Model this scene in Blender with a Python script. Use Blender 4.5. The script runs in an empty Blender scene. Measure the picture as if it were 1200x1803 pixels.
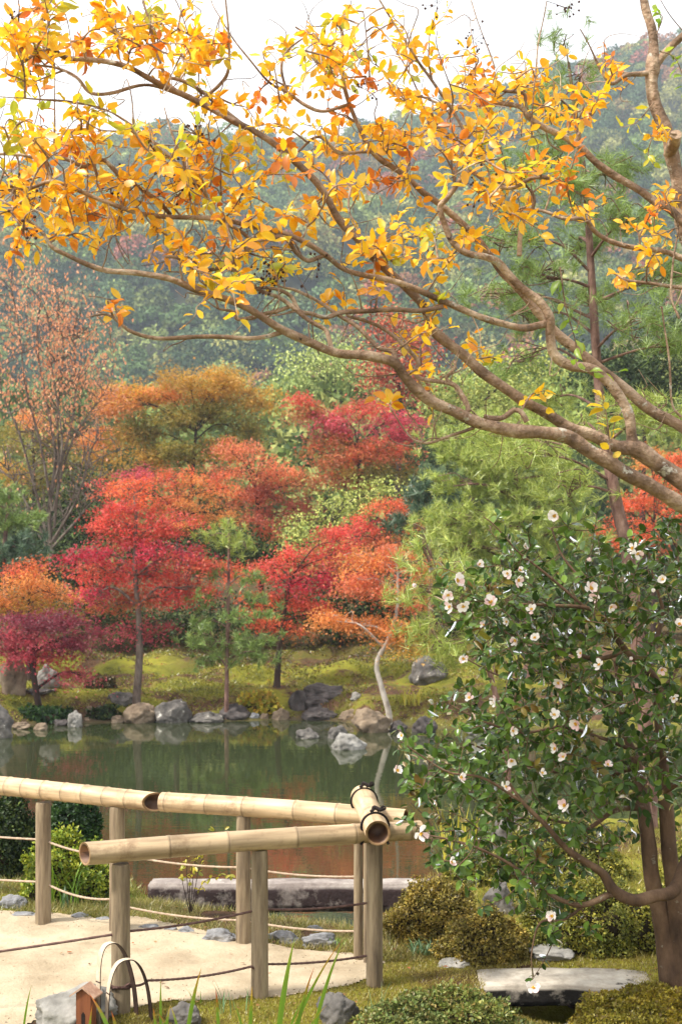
import bpy, math, random
import numpy as np
from mathutils import Vector, noise as mnoise

# ------------------------------------------------------------------ camera, sky, sun, exposure
F = 2300.0; HY = 990.0; CZ = 1.7            # focal length in photo pixels, horizon row, eye height
scn = bpy.context.scene
col = scn.collection
cam_d = bpy.data.cameras.new('camera'); cam = bpy.data.objects.new('camera', cam_d); col.objects.link(cam)
cam.location = (0, 0, CZ); cam.rotation_euler = (math.radians(90), 0, 0)
cam_d.sensor_fit = 'VERTICAL'; cam_d.sensor_height = 36.0; cam_d.sensor_width = 36.0
cam_d.lens = F / 1803 * 36; cam_d.shift_y = (HY - 901.5) / 1803
cam_d.clip_start = 0.05; cam_d.clip_end = 3000
cam_d.dof.use_dof = True; cam_d.dof.focus_distance = 5.0; cam_d.dof.aperture_fstop = 7.5
scn.camera = cam
SUN_EL, SUN_AZ = math.radians(50), math.radians(-112)    # azimuth from +Y towards +X
world = bpy.data.worlds.new('World'); scn.world = world; world.use_nodes = True
nt = world.node_tree; nt.nodes.clear()
out = nt.nodes.new('ShaderNodeOutputWorld'); bg = nt.nodes.new('ShaderNodeBackground')
sky = nt.nodes.new('ShaderNodeTexSky'); sky.sky_type = 'NISHITA'; sky.sun_disc = False
sky.sun_elevation = SUN_EL; sky.sun_rotation = SUN_AZ
sky.air_density = 1.0; sky.dust_density = 6.0; sky.ozone_density = 1.0
# thin bright cloud over the whole sky
tc = nt.nodes.new('ShaderNodeTexCoord'); mp = nt.nodes.new('ShaderNodeMapping'); mp.inputs['Scale'].default_value = (1, 1, 2.5)
nz = nt.nodes.new('ShaderNodeTexNoise'); nz.inputs['Scale'].default_value = 1.6; nz.inputs['Detail'].default_value = 5
cr_ = nt.nodes.new('ShaderNodeValToRGB')
cr_.color_ramp.elements[0].position = .3; cr_.color_ramp.elements[0].color = (9.0, 9.2, 9.5, 1)
cr_.color_ramp.elements[1].position = .75; cr_.color_ramp.elements[1].color = (12.5, 12.4, 12.2, 1)
mx = nt.nodes.new('ShaderNodeMixRGB'); mx.inputs['Fac'].default_value = .82
nt.links.new(tc.outputs['Generated'], mp.inputs['Vector']); nt.links.new(mp.outputs[0], nz.inputs['Vector'])
nt.links.new(nz.outputs['Fac'], cr_.inputs['Fac'])
nt.links.new(sky.outputs[0], mx.inputs[1]); nt.links.new(cr_.outputs[0], mx.inputs[2])
nt.links.new(mx.outputs[0], bg.inputs['Color']); nt.links.new(bg.outputs[0], out.inputs['Surface'])
bg.inputs['Strength'].default_value = 0.09
sun_d = bpy.data.lights.new('sun', 'SUN'); sun = bpy.data.objects.new('sun', sun_d); col.objects.link(sun)
sun_d.energy = 3.7; sun_d.angle = math.radians(7); sun_d.color = (1.0, .95, .86)
sdir = Vector((math.cos(SUN_EL) * math.sin(SUN_AZ), math.cos(SUN_EL) * math.cos(SUN_AZ), math.sin(SUN_EL)))
sun.rotation_euler = sdir.to_track_quat('Z', 'Y').to_euler()
scn.view_settings.view_transform = 'Standard'; scn.view_settings.look = 'None'
scn.view_settings.exposure = 1.0; scn.view_settings.gamma = 1.0
cy = scn.cycles
cy.max_bounces = 6; cy.diffuse_bounces = 3; cy.glossy_bounces = 3; cy.transmission_bounces = 4
cy.transparent_max_bounces = 6; cy.volume_bounces = 0
cy.use_denoising = True

# ------------------------------------------------------------------ helpers
def W(px, py, D):
    """photo pixel at depth D -> world point"""
    return np.array([(px - 600) / F * D, D, CZ - (py - HY) / F * D])
def lin(*c):
    if len(c) == 1: c = c[0]
    c = np.array(c, float) / 255
    return np.where(c <= .04045, c / 12.92, ((c + .055) / 1.055) ** 2.4)
def sstep(a, b, x):
    t = np.clip((x - a) / (b - a), 0, 1); return t * t * (3 - 2 * t)
def nrm(v):
    return v / np.maximum(np.linalg.norm(v, axis=-1, keepdims=True), 1e-9)
def tag(o, label=None, cat=None, group=None, kind=None):
    if label: o['label'] = label
    if cat: o['category'] = cat
    if group: o['group'] = group
    if kind: o['kind'] = kind
    return o
def thing(name, loc, label, cat, group=None, rz=0):
    o = bpy.data.objects.new(name, None); col.objects.link(o); o.location = loc; o.rotation_euler = (0, 0, rz)
    o.empty_display_size = .1
    return tag(o, label, cat, group)

def vnoise(x, y, seed=0, oct=4):
    """cheap smooth value noise on arrays"""
    x = np.asarray(x, float); y = np.asarray(y, float); tot = np.zeros(np.broadcast(x, y).shape); amp = 1; s = 0
    for k in range(oct):
        xi = np.floor(x); yi = np.floor(y); fx = x - xi; fy = y - yi
        fx = fx * fx * (3 - 2 * fx); fy = fy * fy * (3 - 2 * fy)
        def h(a, b):
            v = np.sin(a * 127.1 + b * 311.7 + seed * 74.7 + k * 19.3) * 43758.5453
            return v - np.floor(v)
        tot += amp * ((h(xi, yi) * (1 - fx) + h(xi + 1, yi) * fx) * (1 - fy) + (h(xi, yi + 1) * (1 - fx) + h(xi + 1, yi + 1) * fx) * fy - .5)
        s += amp; amp *= .5; x = x * 2.03 + 5.1; y = y * 2.03 + 9.7
    return tot / s * 2

class MB:
    """collects triangles / quads with one colour per face, then links them as ONE mesh object"""
    def __init__(s): s.v = []; s.f = []; s.c = []; s.m = []; s.n = 0
    def add(s, v, f, c=(.5, .5, .5), mi=0):
        v = np.asarray(v, float); f = np.asarray(f, int)
        if len(f) == 0: return
        s.v.append(v); s.f.append(f + s.n); s.n += len(v)
        c = np.asarray(c, float)
        s.c.append(np.broadcast_to(c, (len(f), 3)) if c.ndim == 1 else c)
        s.m.append(np.full(len(f), mi, int))
    def tube(s, pts, rad, sides=6, c=(.5, .5, .5), cap=True, mi=0):
        pts = np.asarray(pts, float); rad = np.asarray(rad, float) * np.ones(len(pts))
        t = np.gradient(pts, axis=0); t = nrm(t)
        m = np.abs(t.mean(0)); ref = np.zeros(3); ref[np.argmin(m)] = 1
        a = nrm(np.cross(t, ref)); b = np.cross(t, a)
        ang = np.arange(sides) * 2 * np.pi / sides
        ring = pts[:, None] + rad[:, None, None] * (a[:, None] * np.cos(ang)[None, :, None] + b[:, None] * np.sin(ang)[None, :, None])
        v = ring.reshape(-1, 3); n = len(pts)
        i = np.arange(n - 1)[:, None] * sides; j = np.arange(sides)[None]; k = (j + 1) % sides
        f = np.stack([i + j, i + k, i + sides + k, i + sides + j], -1).reshape(-1, 4)
        s.add(v, f, c, mi)
        if cap:
            for e, o_ in ((0, 1), (n - 1, -1)):
                cv = np.vstack([ring[e], pts[e][None]])
                ff = np.array([[q, (q + 1) % sides, sides] for q in range(sides)])
                if o_ == 1: ff = ff[:, ::-1]
                s.add(cv, ff, c, mi)
    def scatter(s, tv, tf, pos, d, up, size, c, wscale=None, mi=0):
        """copies of a leaf template (x along the leaf, y across, z up) placed by arrays"""
        pos = np.asarray(pos, float); N = len(pos)
        if N == 0: return
        d = nrm(np.asarray(d, float)); up = np.asarray(up, float)
        sd = nrm(np.cross(up, d)); nn = np.cross(d, sd)
        size = np.broadcast_to(size, (N,)); ws = size if wscale is None else size * wscale
        v = (pos[:, None] + tv[None, :, 0, None] * size[:, None, None] * d[:, None]
             + tv[None, :, 1, None] * np.broadcast_to(ws, (N,))[:, None, None] * sd[:, None]
             + tv[None, :, 2, None] * size[:, None, None] * nn[:, None]).reshape(-1, 3)
        f = (tf[None] + (np.arange(N) * len(tv))[:, None, None]).reshape(-1, tf.shape[1])
        c = np.broadcast_to(np.asarray(c, float), (N, 3))
        s.add(v, f, np.repeat(c, len(tf), axis=0), mi)
    def build(s, name, mats, parent=None, smooth=True, loc=None):
        me = bpy.data.meshes.new(name)
        v = np.concatenate(s.v) if s.v else np.zeros((0, 3))
        if loc is not None: v = v - np.asarray(loc)
        me.vertices.add(len(v)); me.vertices.foreach_set('co', v.astype(np.float32).ravel())
        tot = np.concatenate([np.full(len(f), f.shape[1]) for f in s.f]); vi = np.concatenate([f.ravel() for f in s.f])
        st = np.concatenate([[0], np.cumsum(tot)[:-1]])
        me.loops.add(len(vi)); me.loops.foreach_set('vertex_index', vi.astype(np.int32))
        me.polygons.add(len(tot)); me.polygons.foreach_set('loop_start', st.astype(np.int32))
        me.polygons.foreach_set('loop_total', tot.astype(np.int32))
        me.polygons.foreach_set('material_index', np.concatenate(s.m).astype(np.int32))
        me.update(calc_edges=True); me.validate()
        me.polygons.foreach_set('use_smooth', np.full(len(me.polygons), smooth))
        at = me.attributes.new('tint', 'FLOAT_COLOR', 'FACE'); c = np.concatenate(s.c)
        if len(me.polygons) == len(c):
            at.data.foreach_set('color', np.hstack([c, np.ones((len(c), 1))]).astype(np.float32).ravel())
        for m in (mats if isinstance(mats, (list, tuple)) else [mats]): me.materials.append(m)
        o = bpy.data.objects.new(name, me); col.objects.link(o)
        if parent: o.parent = parent
        if loc is not None and not parent: o.location = loc
        return o
    # (children are built in the parent's local frame: pass loc=parent.location)

def spline(p, n=6):
    """Catmull-Rom through rows of p"""
    p = np.asarray(p, float)
    if len(p) < 3:
        t = np.linspace(0, 1, n + 1)[:, None]; return p[0] * (1 - t) + p[-1] * t
    q = np.vstack([2 * p[0] - p[1], p, 2 * p[-1] - p[-2]]); o = []
    for i in range(len(p) - 1):
        a, b, c, d = q[i:i + 4]
        for t in np.arange(n) / n:
            o.append(.5 * ((2 * b) + (c - a) * t + (2 * a - 5 * b + 4 * c - d) * t * t + (3 * b - a - 3 * c + d) * t ** 3))
    o.append(p[-1]); return np.array(o)

# leaf templates -------------------------------------------------------
OVAL_V = np.array([[0, 0, 0], [.35, 0, -.03], [.7, 0, -.05], [1, 0, -.14], [.15, .17, .02], [.45, .27, .05], [.78, .19, .0],
                   [.15, -.17, .02], [.45, -.27, .05], [.78, -.19, .0]], float)
OVAL_F = np.array([[0, 1, 4], [4, 1, 5], [5, 1, 2], [5, 2, 6], [6, 2, 3], [0, 7, 1], [7, 8, 1], [8, 2, 1], [8, 9, 2], [9, 3, 2]])
SMALL_V = np.array([[0, 0, 0], [.45, .26, .05], [1, 0, -.05], [.45, -.26, .05]], float); SMALL_F = np.array([[0, 1, 2], [0, 2, 3]])
MAPLE_V = np.array([[0, 0, 0], [1, 0, -.1], [.45, .14, 0], [.62, .62, -.08], [.2, .16, 0], [.45, -.14, 0], [.62, -.62, -.08], [.2, -.16, 0]], float)
MAPLE_F = np.array([[0, 2, 1], [0, 1, 5], [4, 3, 2], [7, 5, 6]])
NEED_V = np.array([[0, .5, 0], [0, -.5, 0], [1, 0, 0]], float); NEED_F = np.array([[0, 1, 2]])
BLADE_V = np.array([[0, .5, 0], [0, -.5, 0], [.55, .36, .05], [.55, -.36, .05], [1, 0, -.06]], float); BLADE_F = np.array([[0, 1, 3], [0, 3, 2], [2, 3, 4]])

# materials --------------------------------------------------------------
def new_mat(name):
    m = bpy.data.materials.new(name); m.use_nodes = True; m.node_tree.nodes.clear(); return m, m.node_tree.nodes, m.node_tree.links
def leaf_mat(name, trans=.4, gloss=.05, rough=.45, coat=0.0):
    m, N, L = new_mat(name)
    o = N.new('ShaderNodeOutputMaterial'); at = N.new('ShaderNodeAttribute'); at.attribute_name = 'tint'
    nz = N.new('ShaderNodeTexNoise'); nz.inputs['Scale'].default_value = 60; nz.inputs['Detail'].default_value = 2
    hs = N.new('ShaderNodeHueSaturation'); mr = N.new('ShaderNodeMapRange')
    mr.inputs['To Min'].default_value = .75; mr.inputs['To Max'].default_value = 1.25
    L.new(nz.outputs['Fac'], mr.inputs['Value']); L.new(mr.outputs[0], hs.inputs['Value']); L.new(at.outputs['Color'], hs.inputs['Color'])
    d = N.new('ShaderNodeBsdfDiffuse'); t = N.new('ShaderNodeBsdfTranslucent'); mx = N.new('ShaderNodeMixShader'); mx.inputs[0].default_value = trans
    L.new(hs.outputs[0], d.inputs[0]); L.new(hs.outputs[0], t.inputs[0]); L.new(d.outputs[0], mx.inputs[1]); L.new(t.outputs[0], mx.inputs[2])
    g = N.new('ShaderNodeBsdfGlossy'); g.inputs['Roughness'].default_value = rough; g.inputs['Color'].default_value = (1, 1, 1, 1)
    m2 = N.new('ShaderNodeMixShader'); m2.inputs[0].default_value = gloss
    if coat:
        lw = N.new('ShaderNodeFresnel'); lw.inputs['IOR'].default_value = coat; L.new(lw.outputs[0], m2.inputs[0])
    L.new(mx.outputs[0], m2.inputs[1]); L.new(g.outputs[0], m2.inputs[2]); L.new(m2.outputs[0], o.inputs[0]); return m
def noise_mat(name, cols, scale=5, detail=6, rough=.85, bump=.3, bscale=None, bdist=.02, stretch=(1, 1, 1), spots=None, tint=False, spec=.3, coord='Object'):
    """colour ramp over fractal noise + bump; spots = (colour, scale, threshold)"""
    m, N, L = new_mat(name)
    o = N.new('ShaderNodeOutputMaterial'); p = N.new('ShaderNodeBsdfPrincipled'); L.new(p.outputs[0], o.inputs[0])
    tc = N.new('ShaderNodeTexCoord'); mp = N.new('ShaderNodeMapping'); mp.inputs['Scale'].default_value = stretch
    L.new(tc.outputs[coord], mp.inputs[0])
    nz = N.new('ShaderNodeTexNoise'); nz.inputs['Scale'].default_value = scale; nz.inputs['Detail'].default_value = detail; nz.inputs['Roughness'].default_value = .65
    L.new(mp.outputs[0], nz.inputs['Vector'])
    r = N.new('ShaderNodeValToRGB'); e = r.color_ramp.elements
    ps = np.linspace(.3, .7, len(cols))
    e[0].position = ps[0]; e[0].color = (*cols[0], 1); e[1].position = ps[-1]; e[1].color = (*cols[-1], 1)
    for q in range(1, len(cols) - 1):
        x = e.new(ps[q]); x.color = (*cols[q], 1)
    L.new(nz.outputs['Fac'], r.inputs['Fac']); c = r.outputs[0]
    if tint:
        at = N.new('ShaderNodeAttribute'); at.attribute_name = 'tint'
        mm = N.new('ShaderNodeMixRGB'); mm.blend_type = 'MULTIPLY'; mm.inputs[0].default_value = 1
        L.new(c, mm.inputs[1]); L.new(at.outputs['Color'], mm.inputs[2]); c = mm.outputs[0]
    for sc, ss, th in (spots or []):
        n2 = N.new('ShaderNodeTexNoise'); n2.inputs['Scale'].default_value = ss; n2.inputs['Detail'].default_value = 5; n2.inputs['Roughness'].default_value = .7
        L.new(tc.outputs[coord], n2.inputs['Vector'])
        mr = N.new('ShaderNodeMapRange'); mr.inputs['From Min'].default_value = th; mr.inputs['From Max'].default_value = th + .06
        L.new(n2.outputs['Fac'], mr.inputs[0]); mm = N.new('ShaderNodeMixRGB'); L.new(mr.outputs[0], mm.inputs[0])
        L.new(c, mm.inputs[1]); mm.inputs[2].default_value = (*sc, 1); c = mm.outputs[0]
    L.new(c, p.inputs['Base Color']); p.inputs['Roughness'].default_value = rough; p.inputs['Specular IOR Level'].default_value = spec
    if bump:
        n3 = N.new('ShaderNodeTexNoise'); n3.inputs['Scale'].default_value = bscale or scale * 4; n3.inputs['Detail'].default_value = 8
        L.new(mp.outputs[0], n3.inputs['Vector']); b = N.new('ShaderNodeBump'); b.inputs['Strength'].default_value = bump; b.inputs['Distance'].default_value = bdist
        L.new(n3.outputs['Fac'], b.inputs['Height']); L.new(b.outputs[0], p.inputs['Normal'])
    return m

M = {}
M['yellow_leaf'] = leaf_mat('crape_leaf', .5, .04, .4)
M['maple_leaf'] = leaf_mat('maple_leaf', .48, .03, .5)
M['needle'] = leaf_mat('pine_needle', .2, .05, .4)
M['green_leaf'] = leaf_mat('shrub_leaf', .25, .022, .4)
M['camellia_leaf'] = leaf_mat('camellia_leaf', .22, .1, .25, coat=1.3)
M['petal'] = leaf_mat('petal', .35, .02, .5)
M['grass'] = leaf_mat('grass_blade', .3, .04, .4)
M['far_leaf'] = leaf_mat('forest_leaf', .12, .012, .6)
M['crape_bark'] = noise_mat('crape_bark', [lin(78, 60, 48), lin(140, 114, 92), lin(200, 176, 150)], 10, 9, .8, 1.0, 50, .014, (1, 1, 1), [(lin(176, 170, 156), 16, .6), (lin(60, 48, 40), 24, .63), (lin(150, 152, 132), 45, .66)])
M['bark'] = noise_mat('grey_bark', [lin(60, 48, 42), lin(105, 92, 82), lin(140, 128, 116)], 12, 6, .9, .5, 40, .02, (1, 1, .3))
M['dark_bark'] = noise_mat('dark_bark', [lin(40, 30, 27), lin(76, 60, 52)], 12, 6, .9, .5, 40, .02, (1, 1, .3))
M['pale_bark'] = noise_mat('pale_bark', [lin(110, 98, 88), lin(175, 165, 152), lin(205, 196, 184)], 8, 6, .85, .3, 40, .02, (1, 1, .6))
M['camellia_bark'] = noise_mat('camellia_bark', [lin(58, 44, 34), lin(98, 76, 58), lin(126, 102, 80)], 9, 8, .9, .9, 45, .01, (1, 1, .5), [(lin(136, 130, 114), 13, .62), (lin(84, 86, 56), 8, .64)])
M['pine_bark'] = noise_mat('pine_bark', [lin(70, 50, 44), lin(118, 90, 80), lin(150, 122, 108)], 16, 6, .95, .8, 30, .03, (1, 1, .4))
M['rock'] = noise_mat('grey_rock', [lin(56, 53, 51), lin(94, 90, 86), lin(126, 121, 114)], 5, 8, .9, .6, 14, .03, (1, 1, 1), [(lin(196, 192, 182), 9, .62), (lin(62, 60, 52), 7, .66)])
M['tan_rock'] = noise_mat('tan_rock', [lin(76, 65, 54), lin(120, 104, 86), lin(150, 134, 114)], 5, 8, .9, .6, 14, .03, (1, 1, 1), [(lin(110, 104, 54), 6, .64)])
M['dark_rock'] = noise_mat('dark_rock', [lin(42, 38, 38), lin(76, 70, 68), lin(104, 98, 96)], 5, 8, .9, .6, 14, .03, (1, 1, 1), [(lin(110, 112, 66), 6, .66)])
M['white_rock'] = noise_mat('white_rock', [lin(86, 83, 78), lin(132, 129, 123), lin(168, 163, 156)], 5, 8, .9, .6, 14, .03, (1, 1, 1), [(lin(90, 88, 84), 6, .64)])
M['blue_rock'] = noise_mat('blue_grey_rock', [lin(90, 90, 94), lin(128, 128, 130), lin(160, 158, 155)], 8, 8, .85, .5, 30, .015)

# ------------------------------------------------------------------ terrain
ZW = -0.6
NS = np.array([(-60, 10), (-4, 8.7), (-2.2, 8.3), (-1.6, 7.9), (-1.25, 7.3), (-1.0, 6.7), (-.75, 6.42), (-.3, 6.25), (.12, 6.12), (.3, 6.4), (.45, 7.0), (.8, 7.7), (1.3, 8.4), (2.2, 9.0), (3, 10), (5, 12), (60, 16)])
FS = np.array([(-60, 20), (-7, 17.6), (-4.9, 18.1), (-4.2, 18.6), (-2.5, 18.8), (-1.2, 18.95), (-.5, 19.05), (0, 18.8), (.35, 18.2), (1.2, 18.0), (2.2, 17.8), (6, 17.6), (60, 20)])
def near_y(x): return np.interp(x, NS[:, 0], NS[:, 1])
def far_y(x): return np.interp(x, FS[:, 0], FS[:, 1])
def ground_z(x, y):
    x = np.asarray(x, float); y = np.asarray(y, float)
    dn = near_y(x) + .05 * vnoise(x * 4, y * 4, 3, 2) - y     # >0 on near land
    df = y - far_y(x) - .12 * vnoise(x * 2, y * 2, 5, 2)      # >0 on far land
    near = .012 * vnoise(x * 5, y * 5, 1) + .02 * vnoise(x * 1.3, y * 1.3, 2, 2)
    near = near + .05 * sstep(.35, .9, x) * sstep(4.6, 4.2, y)
    rr = ((x - .88) / .30) ** 2 + ((y - 5.16) / .36) ** 2
    near = near - .40 * sstep(1.15, .55, rr)
    dd = np.maximum(df, 0)
    far = ZW + .30 * sstep(0, 1.0, df) + .085 * np.minimum(dd, 7) + .028 * np.clip(dd - 7, 0, 25) + .012 * np.clip(dd - 32, 0, 400) \
        + sstep(.3, 2.5, df) * (.2 * vnoise(x * .5, y * .5, 7, 3) + .2 * vnoise(x * 1.6, y * 1.6, 8, 4))
    bed = -1.15
    return np.where(dn > -.45, bed + (near - bed) * sstep(-.45, .02, dn), np.where(df > -.6, bed + (far - bed) * sstep(-.6, .0, df), bed))
def on_ground(px, py, d0=3.5, d1=120):
    """photo pixel -> the ground point seen there"""
    D = np.concatenate([np.arange(d0, 30, .02), np.arange(30, d1, .2)])
    z = CZ - (py - HY) / F * D; x = (px - 600) / F * D
    g = ground_z(x, D); g = np.where(g < ZW, ZW, g)
    k = np.argmax(z <= g)
    return np.array([x[k], D[k], g[k]])
def gz(x, y): return float(ground_z(np.array([x]), np.array([y]))[0])

xs = np.concatenate([-np.geomspace(9, 600, 22)[::-1], np.arange(-8.8, -2.4, .16), np.arange(-2.4, 2.4, .045), np.arange(2.4, 9, .16), np.geomspace(9, 600, 22)])
ys = np.concatenate([np.arange(-30, 3.2, 2.5), np.arange(3.2, 7.2, .045), np.arange(7.2, 17, .3), np.arange(17, 27, .13), np.arange(27, 60, .8), np.geomspace(60, 900, 24)])
X, Y = np.meshgrid(xs, ys); Z = ground_z(X, Y)
mb = MB(); nx = len(xs); ny = len(ys)
i = np.arange(ny - 1)[:, None] * nx; j = np.arange(nx - 1)[None]
mb.add(np.stack([X, Y, Z], -1).reshape(-1, 3), np.stack([i + j, i + j + 1, i + nx + j + 1, i + nx + j], -1).reshape(-1, 4))
def ground_mat():
    m, N, L = new_mat('mossy_ground')
    o = N.new('ShaderNodeOutputMaterial'); p = N.new('ShaderNodeBsdfPrincipled'); L.new(p.outputs[0], o.inputs[0])
    tc = N.new('ShaderNodeTexCoord')
    def nz(s, d=6, r=.65):
        n = N.new('ShaderNodeTexNoise'); n.inputs['Scale'].default_value = s; n.inputs['Detail'].default_value = d; n.inputs['Roughness'].default_value = r
        L.new(tc.outputs['Object'], n.inputs['Vector']); return n.outputs['Fac']
    def ramp(f, st):
        r = N.new('ShaderNodeValToRGB'); e = r.color_ramp.elements
        e[0].position, e[0].color = st[0][0], (*st[0][1], 1); e[1].position, e[1].color = st[-1][0], (*st[-1][1], 1)
        for q in st[1:-1]:
            k = e.new(q[0]); k.color = (*q[1], 1)
        L.new(f, r.inputs[0]); return r.outputs[0]
    def mix(f, a, b):
        k = N.new('ShaderNodeMixRGB'); L.new(f, k.inputs[0]); L.new(a, k.inputs[1]); L.new(b, k.inputs[2]); return k.outputs[0]
    moss = ramp(nz(2.2, 8), [(.3, lin(68, 70, 26)), (.45, lin(112, 112, 38)), (.6, lin(146, 142, 48)), (.72, lin(110, 92, 48))])
    dirt = ramp(nz(9, 6), [(.3, lin(58, 44, 34)), (.7, lin(100, 74, 54))])
    mk = ramp(nz(1.1, 7, .7), [(.47, (0, 0, 0)), (.56, (1, 1, 1))])
    c = mix(mk, moss, dirt)
    sx = N.new('ShaderNodeSeparateXYZ'); L.new(tc.outputs['Object'], sx.inputs[0])
    mr = N.new('ShaderNodeMapRange'); mr.inputs['From Min'].default_value = ZW + .12; mr.inputs['From Max'].default_value = ZW - .02
    L.new(sx.outputs['Z'], mr.inputs[0])
    mud = ramp(nz(6, 6), [(.3, lin(50, 44, 34)), (.7, lin(84, 76, 56))])
    c = mix(mr.outputs[0], c, mud)
    L.new(c, p.inputs['Base Color']); p.inputs['Roughness'].default_value = .95; p.inputs['Specular IOR Level'].default_value = .15
    # leaf litter and bare soil under the trees beyond the moss
    ml = N.new('ShaderNodeMapRange'); ml.inputs['From Min'].default_value = 21.6; ml.inputs['From Max'].default_value = 24.0
    ad = N.new('ShaderNodeMath'); ad.operation = 'MULTIPLY_ADD'; L.new(nz(.6, 5), ad.inputs[0]); ad.inputs[1].default_value = 5; L.new(sx.outputs['Y'], ad.inputs[2])
    sb = N.new('ShaderNodeMath'); sb.operation = 'SUBTRACT'; L.new(ad.outputs[0], sb.inputs[0]); sb.inputs[1].default_value = 2.5
    L.new(sb.outputs[0], ml.inputs[0]); litter = ramp(nz(5, 6), [(.3, lin(50, 46, 26)), (.7, lin(92, 74, 44))]); c = mix(ml.outputs[0], c, litter)
    L.new(c, p.inputs['Base Color'])
    b = N.new('ShaderNodeBump'); b.inputs['Strength'].default_value = .7; b.inputs['Distance'].default_value = .04; L.new(nz(22, 8), b.inputs['Height']); L.new(b.outputs[0], p.inputs['Normal'])
    return m
tag(mb.build('ground', ground_mat()), kind='structure')

# pond water ---------------------------------------------------------------
def water_mat():
    m, N, L = new_mat('pond_water')
    o = N.new('ShaderNodeOutputMaterial'); p = N.new('ShaderNodeBsdfPrincipled'); L.new(p.outputs[0], o.inputs[0])
    p.inputs['Base Color'].default_value = (*lin(48, 54, 33), 1); p.inputs['Roughness'].default_value = .012; p.inputs['IOR'].default_value = 1.68
    p.inputs['Specular IOR Level'].default_value = .5
    tc = N.new('ShaderNodeTexCoord'); mp = N.new('ShaderNodeMapping'); mp.inputs['Scale'].default_value = (.7, 3.2, 1); L.new(tc.outputs['Object'], mp.inputs[0])
    n = N.new('ShaderNodeTexNoise'); n.inputs['Scale'].default_value = 2.6; n.inputs['Detail'].default_value = 3; L.new(mp.outputs[0], n.inputs['Vector'])
    b = N.new('ShaderNodeBump'); b.inputs['Strength'].default_value = .045; b.inputs['Distance'].default_value = .02; L.new(n.outputs['Fac'], b.inputs['Height']); L.new(b.outputs[0], p.inputs['Normal'])
    return m
mb = MB(); gx = np.linspace(-60, 60, 25); gy = np.linspace(5.2, 22, 13)
Xw, Yw = np.meshgrid(gx, gy); i = np.arange(12)[:, None] * 25; j = np.arange(24)[None]
mb.add(np.stack([Xw, Yw, np.full_like(Xw, ZW)], -1).reshape(-1, 3), np.stack([i + j, i + j + 1, i + 26 + j, i + 25 + j], -1).reshape(-1, 4))
tag(mb.build('pond_water', water_mat()), kind='structure')

# sand path ------------------------------------------------------------------
PB = np.array([(-6, 6.6), (-1.8, 6.42), (-1.4, 6.36), (-.95, 6.2), (-.7, 6.05), (-.45, 5.87), (0.05, 5.72), (.12, 5.66), (.2, 5.6)])
PF = np.array([(-6, 4.72), (-1.2, 4.8), (-.75, 5.0), (-.45, 5.06), (-.2, 5.12), (.05, 5.26), (.14, 5.4), (.18, 5.5), (.2, 5.65)])
def path_d(x, y):
    """>0 inside the sand path"""
    return np.minimum(np.interp(x, PB[:, 0], PB[:, 1]) - y, y - np.interp(x, PF[:, 0], PF[:, 1])) + .035 * vnoise(x * 9, y * 9, 11)
s = .014; px_ = np.arange(-3.2, .19, s); py_ = np.arange(4.6, 6.7, s)
X, Y = np.meshgrid(px_, py_); ins = path_d(X, Y) > 0
Zp = ground_z(X, Y) + .004 + sstep(0, .12, path_d(X, Y)) * (.004 + .006 * vnoise(X * 9, Y * 9, 12) + .003 * vnoise(X * 30, Y * 30, 13, 2))
nx = len(px_); idx = np.arange(X.size).reshape(X.shape)
keep = ins[:-1, :-1] & ins[1:, :-1] & ins[:-1, 1:] & ins[1:, 1:]
fq = np.stack([idx[:-1, :-1], idx[:-1, 1:], idx[1:, 1:], idx[1:, :-1]], -1)[keep]
us = np.unique(fq); rm = np.full(X.size, -1); rm[us] = np.arange(len(us))
mb = MB(); mb.add(np.stack([X, Y, Zp], -1).reshape(-1, 3)[us], rm[fq])
M['sand'] = noise_mat('sand', [lin(140, 124, 100), lin(168, 152, 127), lin(186, 170, 145)], 3, 10, .95, .6, 70, .008, (1, 1, 1), [(lin(138, 112, 84), 22, .64), (lin(206, 192, 168), 60, .68)])
tag(mb.build('sand_path', M['sand']), kind='structure')

rg_ = np.random.default_rng(4); n = 1500; x = rg_.uniform(-2.2, .2, n); y = rg_.uniform(4.75, 6.5, n); k = path_d(x, y) > .01; x, y = x[k], y[k]; n = len(x)
mb = MB(); OC = np.array([[1, 0, 0], [0, 1, 0], [-1, 0, 0], [0, -1, 0], [0, 0, .7], [0, 0, -.5]], float); OF = np.array([[0, 1, 4], [1, 2, 4], [2, 3, 4], [3, 0, 4], [1, 0, 5], [2, 1, 5], [3, 2, 5], [0, 3, 5]])
edge = np.exp(-path_d(x, y) / .12)
mb.scatter(OC, OF, np.column_stack([x, y, ground_z(x, y) + .008]), rg_.normal(size=(n, 3)), rg_.normal(size=(n, 3)), rg_.uniform(.0012, .0032, n) * (1 + edge * 1.3), lin(164, 148, 124) * rg_.uniform(.7, 1.2, (n, 1)))
M['gravel'] = noise_mat('gravel', [(.8, .8, .8), (1, 1, 1)], 20, 3, .9, 0, tint=True)
tag(mb.build('gravel', M['gravel'], smooth=False), 'fine loose gravel scattered on the sand path', 'gravel', kind='stuff')

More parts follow.
